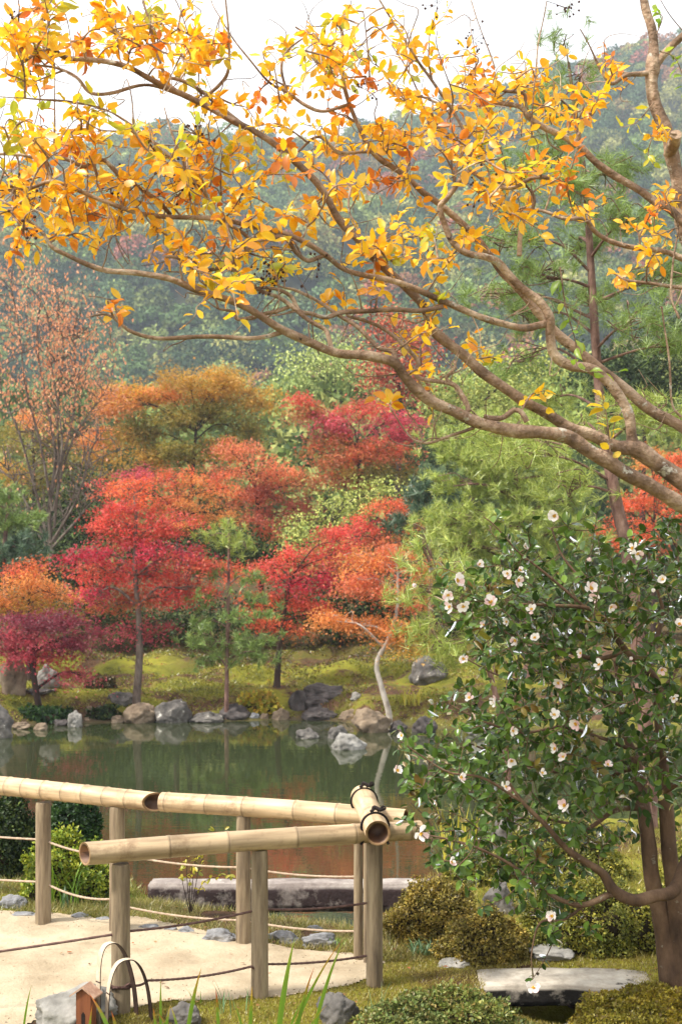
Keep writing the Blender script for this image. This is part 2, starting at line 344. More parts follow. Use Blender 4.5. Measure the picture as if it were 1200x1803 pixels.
# ------------------------------------------------------------------ hill and far woods
RG = np.array([(-900, 420), (-300, 340), (0, 290), (130, 250), (230, 215), (310, 203), (400, 210), (500, 230), (570, 236), (660, 200), (720, 168), (900, 125), (985, 98), (1075, 72), (1130, 58), (1250, 40), (1600, 60), (2300, 200)])
YR = 340.0
def hill_z(x, y):
    pxr = 600 + x / YR * F
    zr = CZ + (HY - np.interp(pxr, RG[:, 0], RG[:, 1]) - 12) / F * YR - 4
    s_ = np.clip((y - 150) / (YR - 150), 0, 1)
    z = 2.5 + (zr - 2.5) * s_ ** .95
    z = z + 16 * np.sin(np.pi * s_) * vnoise(x * .018 + 3, y * .014, 21, 3)
    return np.where(y > YR, zr - (y - YR) * .6, z)
hx = np.linspace(-260, 260, 105); hy_ = np.linspace(146, 470, 82)
X, Y = np.meshgrid(hx, hy_); mb = MB(); i = np.arange(81)[:, None] * 105; j = np.arange(104)[None]
mb.add(np.stack([X, Y, hill_z(X, Y)], -1).reshape(-1, 3), np.stack([i + j, i + j + 1, i + 106 + j, i + 105 + j], -1).reshape(-1, 4))
tag(mb.build('hillside', noise_mat('hill_floor', [lin(30, 34, 20), lin(54, 54, 34)], .1, 5, 1, 0)), kind='structure')

def crowns(mb, pts, R, cols, nl, leaf, rng, flat=.8):
    """loose leafy crowns made of leaf clumps through each crown's shell"""
    for (x, y, z), r, c in zip(pts, R, cols):
        n = int(nl * (r / 3) ** 1.2)
        d = nrm(rng.normal(size=(n, 3))); d[:, 2] = np.abs(d[:, 2]) * 1.1 - .25
        lob = nrm(rng.normal(size=(7, 3)) + np.array([0, 0, .35]))
        bumpy = .72 + .34 * np.max(np.clip(d @ lob.T, 0, 1) ** 5, axis=1) + .06 * rng.normal(size=n)
        p = np.array([x, y, z]) + d * (r * bumpy * rng.uniform(.82, 1, n) ** .5)[:, None] * np.array([1, 1, flat * 1.25])
        dirv = nrm(d * .5 + rng.normal(size=(n, 3)) * .7)
        cc = np.clip(c * rng.uniform(.75, 1.3, (n, 1)), 0, 1)
        mb.scatter(SMALL_V, SMALL_F, p, dirv, d + rng.normal(size=(n, 3)) * .3, leaf * rng.uniform(.7, 1.4, n), cc, 1.5)

rng = np.random.default_rng(5)
pts = []; R = []; cl = []
GR = np.array([lin(84, 106, 58), lin(108, 128, 70), lin(62, 84, 54), lin(132, 144, 78), lin(88, 110, 72), lin(152, 150, 88)])
AU = np.array([lin(150, 102, 70), lin(140, 118, 66), lin(160, 96, 78), lin(128, 110, 60)])
for k in range(2700):
    y = 152 + 192 * rng.random() ** .85; x = rng.uniform(-.335, .335) * y
    z = float(hill_z(np.array([x]), np.array([y]))[0]); r = rng.uniform(1.7, 4.4) * (.85 + .15 * (y < 230))
    pts.append((x, y, z + r * .9)); R.append(r)
    a = vnoise(x * .03, y * .03, 31, 2)
    cl.append(AU[rng.integers(4)] if rng.random() < (.05 + .35 * (a > .22)) else GR[rng.integers(6)] * rng.uniform(.55, 1.25))
mb = MB(); crowns(mb, pts, R, cl, 260, .62, rng)
tag(mb.build('hill_forest', M['far_leaf']), 'wooded hill slope fading blue behind the garden', 'forest', kind='stuff')
# the wood at the foot of the hill
pts = []; R = []; cl = []
for k in range(520):
    y = rng.uniform(52, 150); x = rng.uniform(-.34, .34) * y
    px = 600 + x / y * F
    top = np.interp(px, [-200, 0, 250, 450, 520, 620, 740, 900, 1200, 1500], [640, 640, 660, 650, 650, 640, 640, 640, 600, 560]) + rng.uniform(-5, 120)
    zt = CZ + (HY - top) / F * y; r = rng.uniform(1.5, 3.0) * (.7 + y / 260)
    g = gz(x, y)
    for q in range(3):
        zz = zt - r - q * r * 1.3
        if zz < g: break
        pts.append((x + rng.normal() * r * .4 * q, y + rng.normal() * r * .4 * q, zz)); R.append(r * (1 + .12 * q))
        cl.append((np.array([lin(144, 156, 84), lin(124, 142, 76), lin(100, 118, 66), lin(162, 166, 96), lin(84, 102, 62)])[rng.integers(5)]) * rng.uniform(.75, 1.1))
mb = MB(); crowns(mb, pts, R, cl, 330, .34, rng)
tag(mb.build('far_wood', M['far_leaf']), 'pale green wood at the foot of the hill', 'woodland', kind='stuff')

# ------------------------------------------------------------------ trees built from pads of foliage
def pal(*cs): return np.array([lin(c) for c in cs])
def pick(p, n, rng, jit=.16):
    a = p[rng.integers(len(p), size=n)]; b = p[rng.integers(len(p), size=n)]; t = rng.random((n, 1))
    return np.clip((a * t + b * (1 - t)) * rng.uniform(1 - jit, 1 + jit, (n, 1)), 0.002, .95)

def spray_maple(mb, tip, d, rng, c, s=.045, n=165, R=.215):
    n = int(n * rng.uniform(.55, 1.0)); rr = R * rng.uniform(.6, 1.35)
    aa = rng.uniform(0, 6.283, n); q = 1.75 * rr * rng.random(n) ** .55 * (.75 + .35 * np.cos(aa * 3 + rng.uniform(0, 6)))
    p = np.column_stack([q * np.cos(aa), q * np.sin(aa), rng.normal(size=n) * R * (.16 + .2 * rng.random()) - .18 * q * q / R]) + tip
    dr = rng.normal(size=(n, 3)); dr[:, 2] = dr[:, 2] * .5 - .35
    up = rng.normal(size=(n, 3)) * .8 + np.array([0, 0, 1.0])
    own = c[rng.integers(len(c))] * .6 + c[rng.integers(len(c))] * .4; tone = rng.uniform(.68, 1.3)
    mb.scatter(MAPLE_V, MAPLE_F, p, dr, up, s * rng.uniform(.7, 1.3, n), np.clip((pick(c, n, rng) * .45 + own * .55) * tone, .002, .95))
def spray_broad(mb, tip, d, rng, c, s=.07, n=50, R=.22):
    p = rng.normal(size=(n, 3)) * np.array([R, R, R * .7]) + tip
    mb.scatter(SMALL_V, SMALL_F, p, rng.normal(size=(n, 3)), rng.normal(size=(n, 3)) * .6 + np.array([0, 0, 1.]), s * rng.uniform(.7, 1.3, n), pick(c, n, rng), 1.4)
def spray_hang(mb, tip, d, rng, c, s=.075, n=8, R=.2):
    p = rng.normal(size=(n, 3)) * R + tip
    dr = rng.normal(size=(n, 3)) * .35 + np.array([0, 0, -1.]); up = rng.normal(size=(n, 3))
    mb.scatter(SMALL_V, SMALL_F, p, dr, up, s * rng.uniform(.7, 1.2, n), pick(c, n, rng), 1.1)
def tuft(mb, tip, d, rng, c, s=.1, n=40, w=.0022, length=.1, spread=.9):
    """needles round the last part of a shoot"""
    t = rng.random(n); p = tip + d * ((t - 1) * length)[:, None]
    dr = d * rng.uniform(.35, 1.0, (n, 1)) + nrm(rng.normal(size=(n, 3))) * spread
    mb.scatter(NEED_V, NEED_F, p, dr, rng.normal(size=(n, 3)), s * rng.uniform(.7, 1.15, n), pick(c, n, rng, .22), w / s)
def spray_needle(mb, tip, d, rng, c, s=.09, n=3, R=.12, k=40, w=.004, up=.7, spread=.8):
    for q in range(n):
        dd = nrm(rng.normal(size=3) * .6 + d * .5 + np.array([0, 0, up]))
        tuft(mb, tip + rng.normal(size=3) * R * np.array([1, 1, .5]), dd, rng, c, s, k, w, s * .9, spread)

def pad_tree(name, label, cat, trunk, pads, D, spray, bark, tr=.06, dens=14, seed=0, group=None, depth=1.0, crown='crown', tipb=True, br_k=.42, tk=.38, kw={}):
    """trunk: photo pixels base->top (base stands on the ground), pads: (cx, cy, rx, ry, palette[, depth offset]) in photo pixels at depth D"""
    rng = np.random.default_rng(seed + 100)
    tp = []
    for k, t in enumerate(trunk):
        tp.append(W(t[0], t[1], D + (t[2] if len(t) > 2 else 0)))
    tp = np.array(tp); b = tp[0].copy(); g = gz(b[0], b[1])
    b0 = np.array([b[0], b[1], g]); 
    if b[2] > g + .15: tp = np.vstack([b0 - [0, 0, .06], tp])
    else: tp[0, 2] = g - .06
    root = thing(name, b0, label, cat, group)
    tpts = spline(tp, 6); L = len(tpts); trd = np.linspace(tr, tr * tk, L); trd[0] *= 1.35; trd[1] *= 1.12
    wood = MB(); leaf = MB()
    wood.tube(tpts, trd, 9)
    for pd in pads:
        cx, cy, rx, ry, pl = pd[:5]; off = pd[5] if len(pd) > 5 else rng.uniform(-.45, .45) * rx / F * D
        c = W(cx, cy, D + off); a = rx / F * D; bz = ry / F * D; dp = a * depth
        dist = np.linalg.norm(tpts - c, axis=1) + 1.3 * np.maximum(tpts[:, 2] - c[2] + .25 * np.linalg.norm(tpts[:, :2] - c[:2], axis=1), 0)
        dist[:int(L * .22)] += 5
        k = int(np.argmin(dist)); s0 = tpts[k]
        mid = s0 * .5 + c * .5 + np.array([0, 0, .12 * np.linalg.norm(c - s0)]) + rng.normal(size=3) * .06 * np.linalg.norm(c - s0)
        br = spline([s0, mid, c - [0, 0, bz * .35]], 6); r0 = min(trd[k] * .6, tr * br_k)
        wood.tube(br, np.linspace(r0, r0 * .35, len(br)), 6)
        n = max(3, int(dens * 1.0 * a * (bz + .12) * 4))
        u = nrm(rng.normal(size=(n, 3))) * (rng.random((n, 1)) ** .45)
        tips = c + u * np.array([a, dp, bz])
        for tip in tips:
            st = br[rng.integers(int(len(br) * .6), len(br))]
            m2 = (st + tip) / 2 + np.array([0, 0, .1 * np.linalg.norm(tip - st)]) + rng.normal(size=3) * .05
            if tipb: wood.tube(spline([st, m2, tip], 3), np.linspace(r0 * .32, .004, 7), 4, cap=False)
            spray(leaf, tip, nrm(tip - st), rng, pl, **kw)
    wood.build('trunk', M[bark], root, loc=b0); leaf.build(crown, M['needle'] if spray in (spray_needle,) else M['maple_leaf'] if spray in (spray_maple, spray_hang) else M['far_leaf'], root, smooth=False, loc=b0)
    return root

RED = pal((218, 64, 70), (228, 96, 78), (200, 50, 62), (226, 122, 84), (176, 96, 62)); CRIM = pal((194, 46, 70), (212, 72, 92), (170, 42, 60))
ORED = pal((226, 104, 64), (232, 134, 74), (216, 84, 68)); ORG = pal((226, 144, 72), (234, 164, 88), (206, 122, 64))
SALM = pal((226, 130, 92), (214, 110, 80), (196, 110, 64), (230, 146, 96)); YOL = pal((214, 164, 64), (226, 160, 66), (190, 156, 60), (160, 144, 54))
OLIV = pal((150, 138, 54), (126, 126, 50), (184, 144, 60), (112, 112, 48)); MIX = pal((206, 84, 66), (172, 116, 58), (216, 104, 72), (150, 128, 56))
PURP = pal((132, 48, 66), (150, 58, 74), (104, 44, 54)); PINK = pal((196, 76, 92), (208, 96, 104), (174, 58, 76))
DULL = pal((178, 88, 70), (152, 80, 60), (196, 106, 78)); PEACH = pal((226, 160, 116), (236, 172, 128), (214, 140, 98))
PINE = pal((128, 152, 74), (106, 132, 64), (150, 170, 88)); PINEL = pal((172, 184, 86), (150, 168, 76), (192, 198, 104), (126, 148, 66)); PINEB = pal((84, 108, 82), (66, 92, 70), (104, 126, 92))
EVG = pal((58, 74, 40), (44, 60, 36), (80, 94, 48)); LGRN = pal((168, 176, 90), (146, 160, 78), (188, 190, 108)); BAMB = pal((170, 182, 104), (148, 164, 92), (190, 198, 124))

mk = dict
pad_tree('red_maple', 'tall scarlet and crimson maple on a straight bare trunk beside the young pine', 'maple tree',
    [(241, 1225), (246, 1150), (244, 1080), (238, 1000), (240, 900)],
    [(242, 862, 52, 30, ORED), (195, 915, 52, 26, RED), (150, 972, 48, 22, CRIM), (232, 945, 75, 34, RED), (300, 925, 52, 28, RED), (335, 985, 52, 28, RED), (190, 1002, 66, 26, RED),
     (262, 1010, 76, 30, RED), (300, 1050, 66, 24, RED), (205, 1058, 66, 22, MIX), (245, 1104, 58, 18, PINK), (160, 1045, 40, 16, CRIM), (285, 970, 60, 26, CRIM), (345, 1035, 40, 18, RED), (215, 890, 40, 22, RED)],
    19.1, spray_maple, 'bark', .07, 17, 1)
pad_tree('purple_maple', 'low dark crimson purple maple on a forked trunk at the left shore', 'maple tree',
    [(72, 1243), (62, 1205), (60, 1170), (66, 1120)],
    [(35, 1122, 56, 16, PINK), (100, 1098, 74, 20, PURP), (28, 1148, 48, 14, PINK), (105, 1135, 62, 18, PURP), (150, 1188, 40, 8, PINK), (60, 1090, 66, 16, PURP), (-20, 1120, 46, 20, PURP), (150, 1120, 36, 14, PURP), (75, 1155, 44, 10, CRIM)],
    18.85, spray_maple, 'dark_bark', .055, 22, 2)
pad_tree('orange_maple', 'orange maple turning olive behind the low purple maple', 'maple tree',
    [(52, 1195), (53, 1120), (52, 1050)],
    [(50, 1022, 62, 22, ORG), (10, 1050, 50, 24, ORG), (98, 1040, 48, 22, ORG), (55, 1060, 60, 22, YOL), (110, 1075, 40, 16, OLIV), (20, 1085, 46, 16, OLIV), (60, 1000, 40, 14, ORED)],
    20.6, spray_maple, 'dark_bark', .06, 16, 3)
pad_tree('orange_maple', 'bright orange maple with a pinkish top behind the tall scarlet maple', 'maple tree',
    [(310, 1120), (312, 1000), (316, 900)],
    [(345, 862, 62, 26, ORG), (295, 838, 52, 22, ORED), (395, 852, 34, 20, ORED), (330, 905, 66, 26, ORG), (240, 835, 44, 20, PINK), (210, 860, 36, 22, RED), (385, 900, 34, 20, ORG), (290, 880, 46, 22, ORED)],
    25.5, spray_maple, 'dark_bark', .07, 13, 4)
pad_tree('red_maple', 'wide scarlet maple on a thin dark trunk right of the young pine', 'maple tree',
    [(487, 1207), (491, 1150), (500, 1085), (512, 1020)],
    [(468, 995, 54, 24, RED), (528, 985, 56, 26, RED), (585, 972, 54, 24, RED), (500, 1050, 54, 20, RED), (560, 1075, 54, 14, RED), (452, 1062, 44, 20, ORED), (420, 1000, 36, 22, ORED), (605, 1010, 40, 16, CRIM), (540, 1025, 46, 20, CRIM), (470, 1100, 40, 14, ORED), (600, 945, 40, 18, RED), (510, 1110, 30, 16, MIX)],
    20.3, spray_maple, 'dark_bark', .055, 17, 5)
pad_tree('orange_maple', 'salmon orange maple on a leaning pale crooked trunk at the water edge', 'maple tree',
    [(684, 1254), (672, 1212), (663, 1168), (683, 1125), (698, 1075), (700, 1010)],
    [(640, 985, 44, 18, ORG), (692, 978, 54, 20, SALM), (622, 1018, 38, 14, SALM), (662, 1032, 56, 18, SALM), (590, 1090, 40, 12, ORG), (640, 1098, 46, 12, ORG), (702, 1105, 36, 22, ORG), (724, 1050, 40, 20, SALM), (745, 1000, 36, 22, SALM), (720, 1130, 34, 18, YOL), (575, 1082, 24, 8, ORG)],
    18.3, spray_maple, 'pale_bark', .05, 25, 6)
pad_tree('red_maple', 'small orange red maple between the salmon maple and the blue green pine', 'maple tree',
    [(680, 1100), (684, 1000), (688, 930)],
    [(690, 895, 50, 20, ORED), (645, 925, 46, 18, RED), (722, 918, 36, 18, ORED), (605, 945, 46, 16, RED), (680, 950, 46, 16, MIX), (740, 885, 30, 16, ORG)],
    25, spray_maple, 'dark_bark', .05, 15, 7)
pad_tree('red_maple', 'rose red maple with olive lower leaves high behind the others', 'maple tree',
    [(630, 930), (632, 865), (630, 790)],
    [(545, 722, 44, 18, MIX), (602, 738, 56, 20, PINK), (690, 738, 46, 20, PINK), (640, 720, 46, 16, RED), (640, 785, 64, 20, MIX), (588, 805, 50, 20, MIX), (690, 795, 46, 20, MIX), (560, 770, 50, 18, MIX), (655, 830, 56, 18, OLIV), (700, 765, 36, 14, PINK), (610, 840, 56, 18, MIX), (530, 700, 22, 10, RED), (720, 830, 30, 18, OLIV)],
    33, spray_maple, 'dark_bark', .09, 10, 8, kw=mk(s=.075, R=.34, n=165))
pad_tree('salmon_maple', 'dusty salmon red maple in front of the olive gold maple', 'maple tree',
    [(460, 1050), (458, 950), (450, 860)],
    [(408, 790, 46, 22, SALM), (452, 830, 54, 26, SALM), (420, 868, 54, 24, SALM), (485, 872, 54, 26, DULL), (500, 830, 38, 20, SALM), (440, 915, 60, 24, DULL), (520, 900, 40, 20, DULL), (395, 830, 34, 20, SALM), (530, 850, 34, 18, MIX), (470, 940, 50, 20, SALM)],
    28.5, spray_maple, 'dark_bark', .08, 13, 9, kw=mk(s=.056, R=.28, n=150))
pad_tree('gold_maple', 'broad olive gold maple with orange tips, the tallest crown left of centre', 'maple tree',
    [(330, 960), (338, 850), (345, 760)],
    [(250, 690, 62, 20, YOL), (330, 664, 54, 18, YOL), (400, 668, 54, 18, YOL), (450, 700, 38, 20, YOL), (290, 735, 66, 18, OLIV), (370, 722, 60, 20, OLIV), (425, 752, 48, 18, OLIV), (245, 765, 54, 20, OLIV), (330, 790, 60, 20, OLIV), (210, 715, 40, 16, ORG), (300, 690, 50, 16, ORG), (370, 690, 46, 14, YOL), (260, 800, 40, 18, YOL), (390, 790, 40, 16, YOL), (200, 690, 32, 12, ORG)],
    36, spray_maple, 'dark_bark', .1, 11.5, 10, kw=mk(s=.08, R=.38, n=185))
pad_tree('russet_tree', 'dull russet tree rising behind the rose red maple', 'tree',
    [(700, 850), (705, 720), (690, 600)],
    [(690, 590, 36, 30, DULL), (710, 640, 40, 30, DULL), (670, 660, 36, 24, DULL), (720, 690, 36, 24, DULL), (680, 560, 26, 20, DULL), (735, 600, 30, 30, DULL)],
    42, spray_broad, 'dark_bark', .12, 5, 11, kw=mk(s=.11, R=.45, n=80))
pad_tree('olive_tree_clump', 'olive and orange tree at the left edge behind the leafless stems', 'tree',
    [(60, 1000), (60, 900), (60, 800)],
    [(25, 770, 50, 26, OLIV), (90, 800, 56, 28, OLIV), (150, 770, 48, 24, ORG), (180, 820, 46, 26, YOL), (20, 830, 46, 26, YOL), (100, 850, 60, 26, OLIV), (200, 760, 40, 20, ORG), (60, 740, 40, 18, ORG)],
    39, spray_maple, 'dark_bark', .1, 6, 12, kw=mk(s=.085, R=.4, n=165))
pad_tree('pale_tree', 'pale green bamboo like tree at the foot of the hill above the rose red maple', 'tree',
    [(590, 860), (592, 780), (590, 680)],
    [(565, 640, 50, 30, BAMB), (630, 660, 52, 34, BAMB), (520, 650, 38, 24, BAMB), (590, 690, 60, 30, BAMB), (660, 690, 40, 26, BAMB), (540, 690, 50, 26, BAMB), (600, 620, 36, 20, BAMB)],
    56, spray_broad, 'dark_bark', .14, 3.4, 13, kw=mk(s=.13, R=.6, n=70))
pad_tree('pale_shrub', 'pale yellow green shrub below the rose red maple', 'shrub',
    [(575, 1010), (580, 960), (580, 920)],
    [(545, 930, 44, 24, LGRN), (600, 892, 46, 22, LGRN), (640, 868, 36, 16, LGRN), (570, 955, 50, 22, LGRN), (510, 950, 30, 20, LGRN), (625, 910, 36, 18, LGRN), (680, 865, 36, 16, LGRN)],
    27, spray_broad, 'dark_bark', .05, 14, 14, kw=mk(s=.06, R=.2, n=50))
pad_tree('green_tree', 'mid green broadleaf tree right of the russet tree', 'tree',
    [(830, 930), (832, 820), (835, 720)],
    [(800, 700, 60, 34, LGRN), (870, 680, 60, 34, LGRN), (930, 700, 56, 34, LGRN), (850, 740, 66, 34, LGRN), (770, 740, 46, 30, LGRN), (760, 680, 40, 24, BAMB), (960, 650, 50, 30, LGRN)],
    44, spray_broad, 'dark_bark', .13, 4.6, 15, kw=mk(s=.12, R=.5, n=70))
pad_tree('dark_evergreen', 'dark green broadleaf evergreen at the right behind the tall thin pine', 'tree',
    [(1130, 930), (1132, 820), (1135, 720)],
    [(1100, 640, 60, 34, EVG), (1170, 630, 60, 36, EVG), (1140, 690, 70, 34, EVG), (1220, 680, 50, 36, EVG), (1060, 690, 46, 28, EVG), (1190, 580, 50, 30, EVG), (1040, 650, 36, 22, EVG)],
    34, spray_broad, 'dark_bark', .1, 7, 16, kw=mk(s=.1, R=.38, n=80))
pad_tree('orange_maple', 'vivid orange red maple at the right edge below the big bare limbs', 'maple tree',
    [(1150, 1080), (1150, 1000), (1150, 920)],
    [(1150, 865, 56, 28, ORED), (1100, 930, 46, 24, ORED), (1185, 810, 40, 26, ORED), (1060, 950, 34, 16, ORED), (1200, 900, 46, 28, ORED), (1140, 800, 36, 20, ORG), (1150, 950, 50, 24, ORED), (1110, 880, 40, 20, ORED)],
    23, spray_maple, 'dark_bark', .06, 14, 17)
for lab, tr_, pads_, D_, sd in (
    ('dark evergreen thicket behind the stems of the peach leaved tree', [(130, 1010), (130, 960)], [(120, 900, 50, 34, EVG), (170, 930, 40, 30, EVG), (90, 950, 40, 30, EVG), (150, 860, 40, 26, EVG)], 30, 1),
    ('dark evergreen bush in the shade behind the wide scarlet maple', [(600, 1120), (600, 1080)], [(590, 1040, 50, 26, EVG), (650, 1050, 46, 26, EVG), (545, 1085, 60, 26, EVG), (625, 1095, 60, 26, EVG), (695, 1075, 50, 28, EVG), (520, 1060, 40, 26, EVG), (750, 1070, 50, 28, EVG)], 24.2, 2),
    ('dark evergreen bush low behind the trunk of the tall scarlet maple', [(240, 1145), (240, 1110)], [(200, 1092, 46, 24, EVG), (280, 1095, 56, 24, EVG), (350, 1095, 50, 24, EVG), (150, 1080, 40, 24, EVG), (420, 1085, 50, 24, EVG), (470, 1085, 40, 24, EVG)], 24.4, 3),
    ('dark evergreen bush between the gold maple and the tall scarlet maple', [(350, 1000), (350, 950)], [(330, 935, 60, 26, EVG), (400, 960, 60, 26, EVG), (460, 980, 50, 24, EVG), (250, 960, 60, 26, EVG)], 27.5, 4),
    ('dark evergreen bush behind the left orange maple', [(20, 1060), (20, 1010)], [(0, 1000, 60, 26, EVG), (80, 1000, 50, 24, EVG), (150, 1020, 50, 24, EVG), (60, 1080, 70, 20, EVG)], 27, 5),
    ('dark evergreen bush under the pale green fluffy pine', [(800, 1110), (800, 1070)], [(810, 1055, 50, 28, EVG), (870, 1060, 60, 30, EVG), (940, 1060, 60, 30, EVG), (1020, 1060, 60, 30, EVG), (1110, 1055, 70, 30, EVG), (1190, 1060, 60, 30, EVG)], 24.6, 6)):
    pad_tree('evergreen_bush', lab, 'bush', tr_, pads_, D_, spray_broad, 'dark_bark', .05, 26, 40 + sd, group='dark evergreen bushes behind the maples', kw=mk(s=.07, R=.24, n=50))

# pines ------------------------------------------------------------------------
pad_tree('young_pine', 'slim young pine with upright pale shoots standing on the far shore', 'pine tree',
    [(399, 1228), (400, 1150), (402, 1060), (403, 970), (402, 912)],
    [(401, 925, 9, 16, PINEL), (368, 940, 9, 14, PINEL), (432, 952, 10, 16, PINEL), (402, 955, 20, 14, PINEL), (440, 1012, 24, 12, PINE), (372, 1000, 20, 12, PINE), (455, 1055, 34, 12, PINE), (362, 1050, 30, 12, PINE), (440, 1085, 44, 12, PINE), (350, 1095, 36, 12, PINE),
     (455, 1120, 38, 13, PINE), (372, 1130, 44, 12, PINE), (425, 1150, 50, 12, PINE), (360, 1160, 34, 9, PINE), (470, 1150, 26, 9, PINE)],
    19.0, spray_needle, 'pine_bark', .038, 26, 20, kw=mk(s=.12, n=3, R=.1, k=44, w=.011))
pad_tree('pine', 'dark green cloud pruned pine at the left edge', 'pine tree',
    [(12, 1060), (8, 980), (14, 900), (20, 860)],
    [(18, 866, 32, 14, PINE), (52, 915, 30, 12, PINE), (12, 918, 30, 12, PINE), (40, 955, 40, 14, PINEB), (0, 970, 34, 14, PINEB), (-20, 890, 30, 16, PINE), (50, 985, 36, 12, PINEB)],
    23.5, spray_needle, 'pine_bark', .06, 26, 21, kw=mk(s=.13, n=5, R=.13, k=46, w=.014))
pad_tree('pine', 'small blue green pine above the orange red maple', 'pine tree',
    [(758, 960), (760, 900), (757, 850)],
    [(757, 840, 20, 16, PINEB), (740, 868, 30, 14, PINEB), (780, 880, 30, 14, PINEB), (758, 898, 40, 12, PINEB), (770, 855, 24, 12, PINEB), (705, 920, 18, 12, PINEB)],
    22.5, spray_needle, 'pine_bark', .05, 26, 22, kw=mk(s=.16, n=5, R=.11, k=46, w=.014))
pad_tree('pine', 'fluffy pale green pine across the water behind the flowering bush', 'pine tree',
    [(930, 1090), (925, 990), (914, 880), (905, 830), (890, 780)],
    [(860, 850, 66, 28, PINEL), (920, 870, 60, 26, PINEL), (820, 905, 60, 26, PINEL), (880, 920, 70, 26, PINEL), (950, 910, 56, 26, PINEL), (800, 960, 56, 24, PINEL), (870, 970, 66, 24, PINEL), (780, 920, 40, 18, PINEL), (940, 965, 60, 24, PINEL), (1000, 880, 46, 26, PINEL), (1010, 940, 46, 24, PINEL),
     (880, 800, 60, 24, PINEL), (820, 800, 46, 20, PINEL), (950, 800, 56, 24, PINEL), (850, 750, 50, 20, PINEL), (920, 745, 50, 20, PINEL), (790, 850, 36, 18, PINEL), (820, 1020, 50, 20, PINE), (900, 1030, 66, 22, PINE), (990, 1010, 60, 24, PINE), (1000, 820, 46, 20, PINEL), (780, 770, 36, 20, PINEL), (980, 760, 40, 20, PINEL)],
    19.6, spray_needle, 'pine_bark', .08, 20, 23, kw=mk(s=.14, n=5, R=.16, k=44, w=.011))
rngp = np.random.default_rng(77); pp = []
for (cx, cy, rx, ry) in ((900, 310, 60, 24), (960, 260, 50, 30), (1010, 330, 60, 30), (1080, 300, 60, 30), (880, 420, 60, 24), (950, 480, 60, 30), (1020, 430, 60, 30), (1100, 380, 60, 30), (1170, 480, 50, 40), (860, 520, 46, 20), (930, 560, 60, 24), (1040, 530, 60, 30), (1110, 560, 60, 30), (1180, 600, 40, 30), (900, 640, 50, 20),
                         (960, 700, 50, 20), (870, 760, 50, 20), (940, 790, 60, 24), (1020, 760, 50, 24), (1120, 720, 60, 30), (1170, 740, 50, 24), (1000, 850, 46, 20), (960, 170, 40, 20), (1020, 130, 40, 20), (990, 60, 24, 20)):
    pp.append((cx, cy, rx, ry, PINE if cy < 700 else PINEL, rngp.uniform(-.5, .6)))
pad_tree('tall_pine', 'tall thin crowned pine with long light needles behind the grey orange limbs', 'pine tree',
    [(1140, 1340), (1108, 1000), (1085, 890), (1062, 760), (1050, 640), (1040, 480), (1030, 330), (1012, 200), (1000, 110)], pp,
    8.4, spray_needle, 'pine_bark', .056, 70, 24, depth=.9, br_k=.2, tk=.16, kw=mk(s=.1, n=3, R=.09, k=44, w=.0034, up=.35, spread=.75))

pad_tree('young_pine', 'small pale young pine half hidden behind the left side of the flowering tree', 'pine tree',
    [(900, 1440), (885, 1300), (860, 1180), (815, 1090), (775, 1030), (745, 965)],
    [(760, 1040, 24, 16, PINEL), (732, 1092, 26, 14, PINEL), (775, 1128, 36, 16, PINEL), (722, 985, 14, 12, PINEL), (738, 935, 16, 12, PINEL), (820, 1085, 36, 18, PINEL), (800, 1150, 40, 18, PINEL), (860, 1130, 36, 18, PINEL), (715, 1050, 14, 10, PINEL), (790, 1000, 30, 14, PINEL), (840, 1040, 36, 16, PINEL)],
    7.7, spray_needle, 'pine_bark', .022, 90, 25, br_k=.3, kw=mk(s=.1, n=3, R=.06, k=44, w=.003, up=.3, spread=.7))

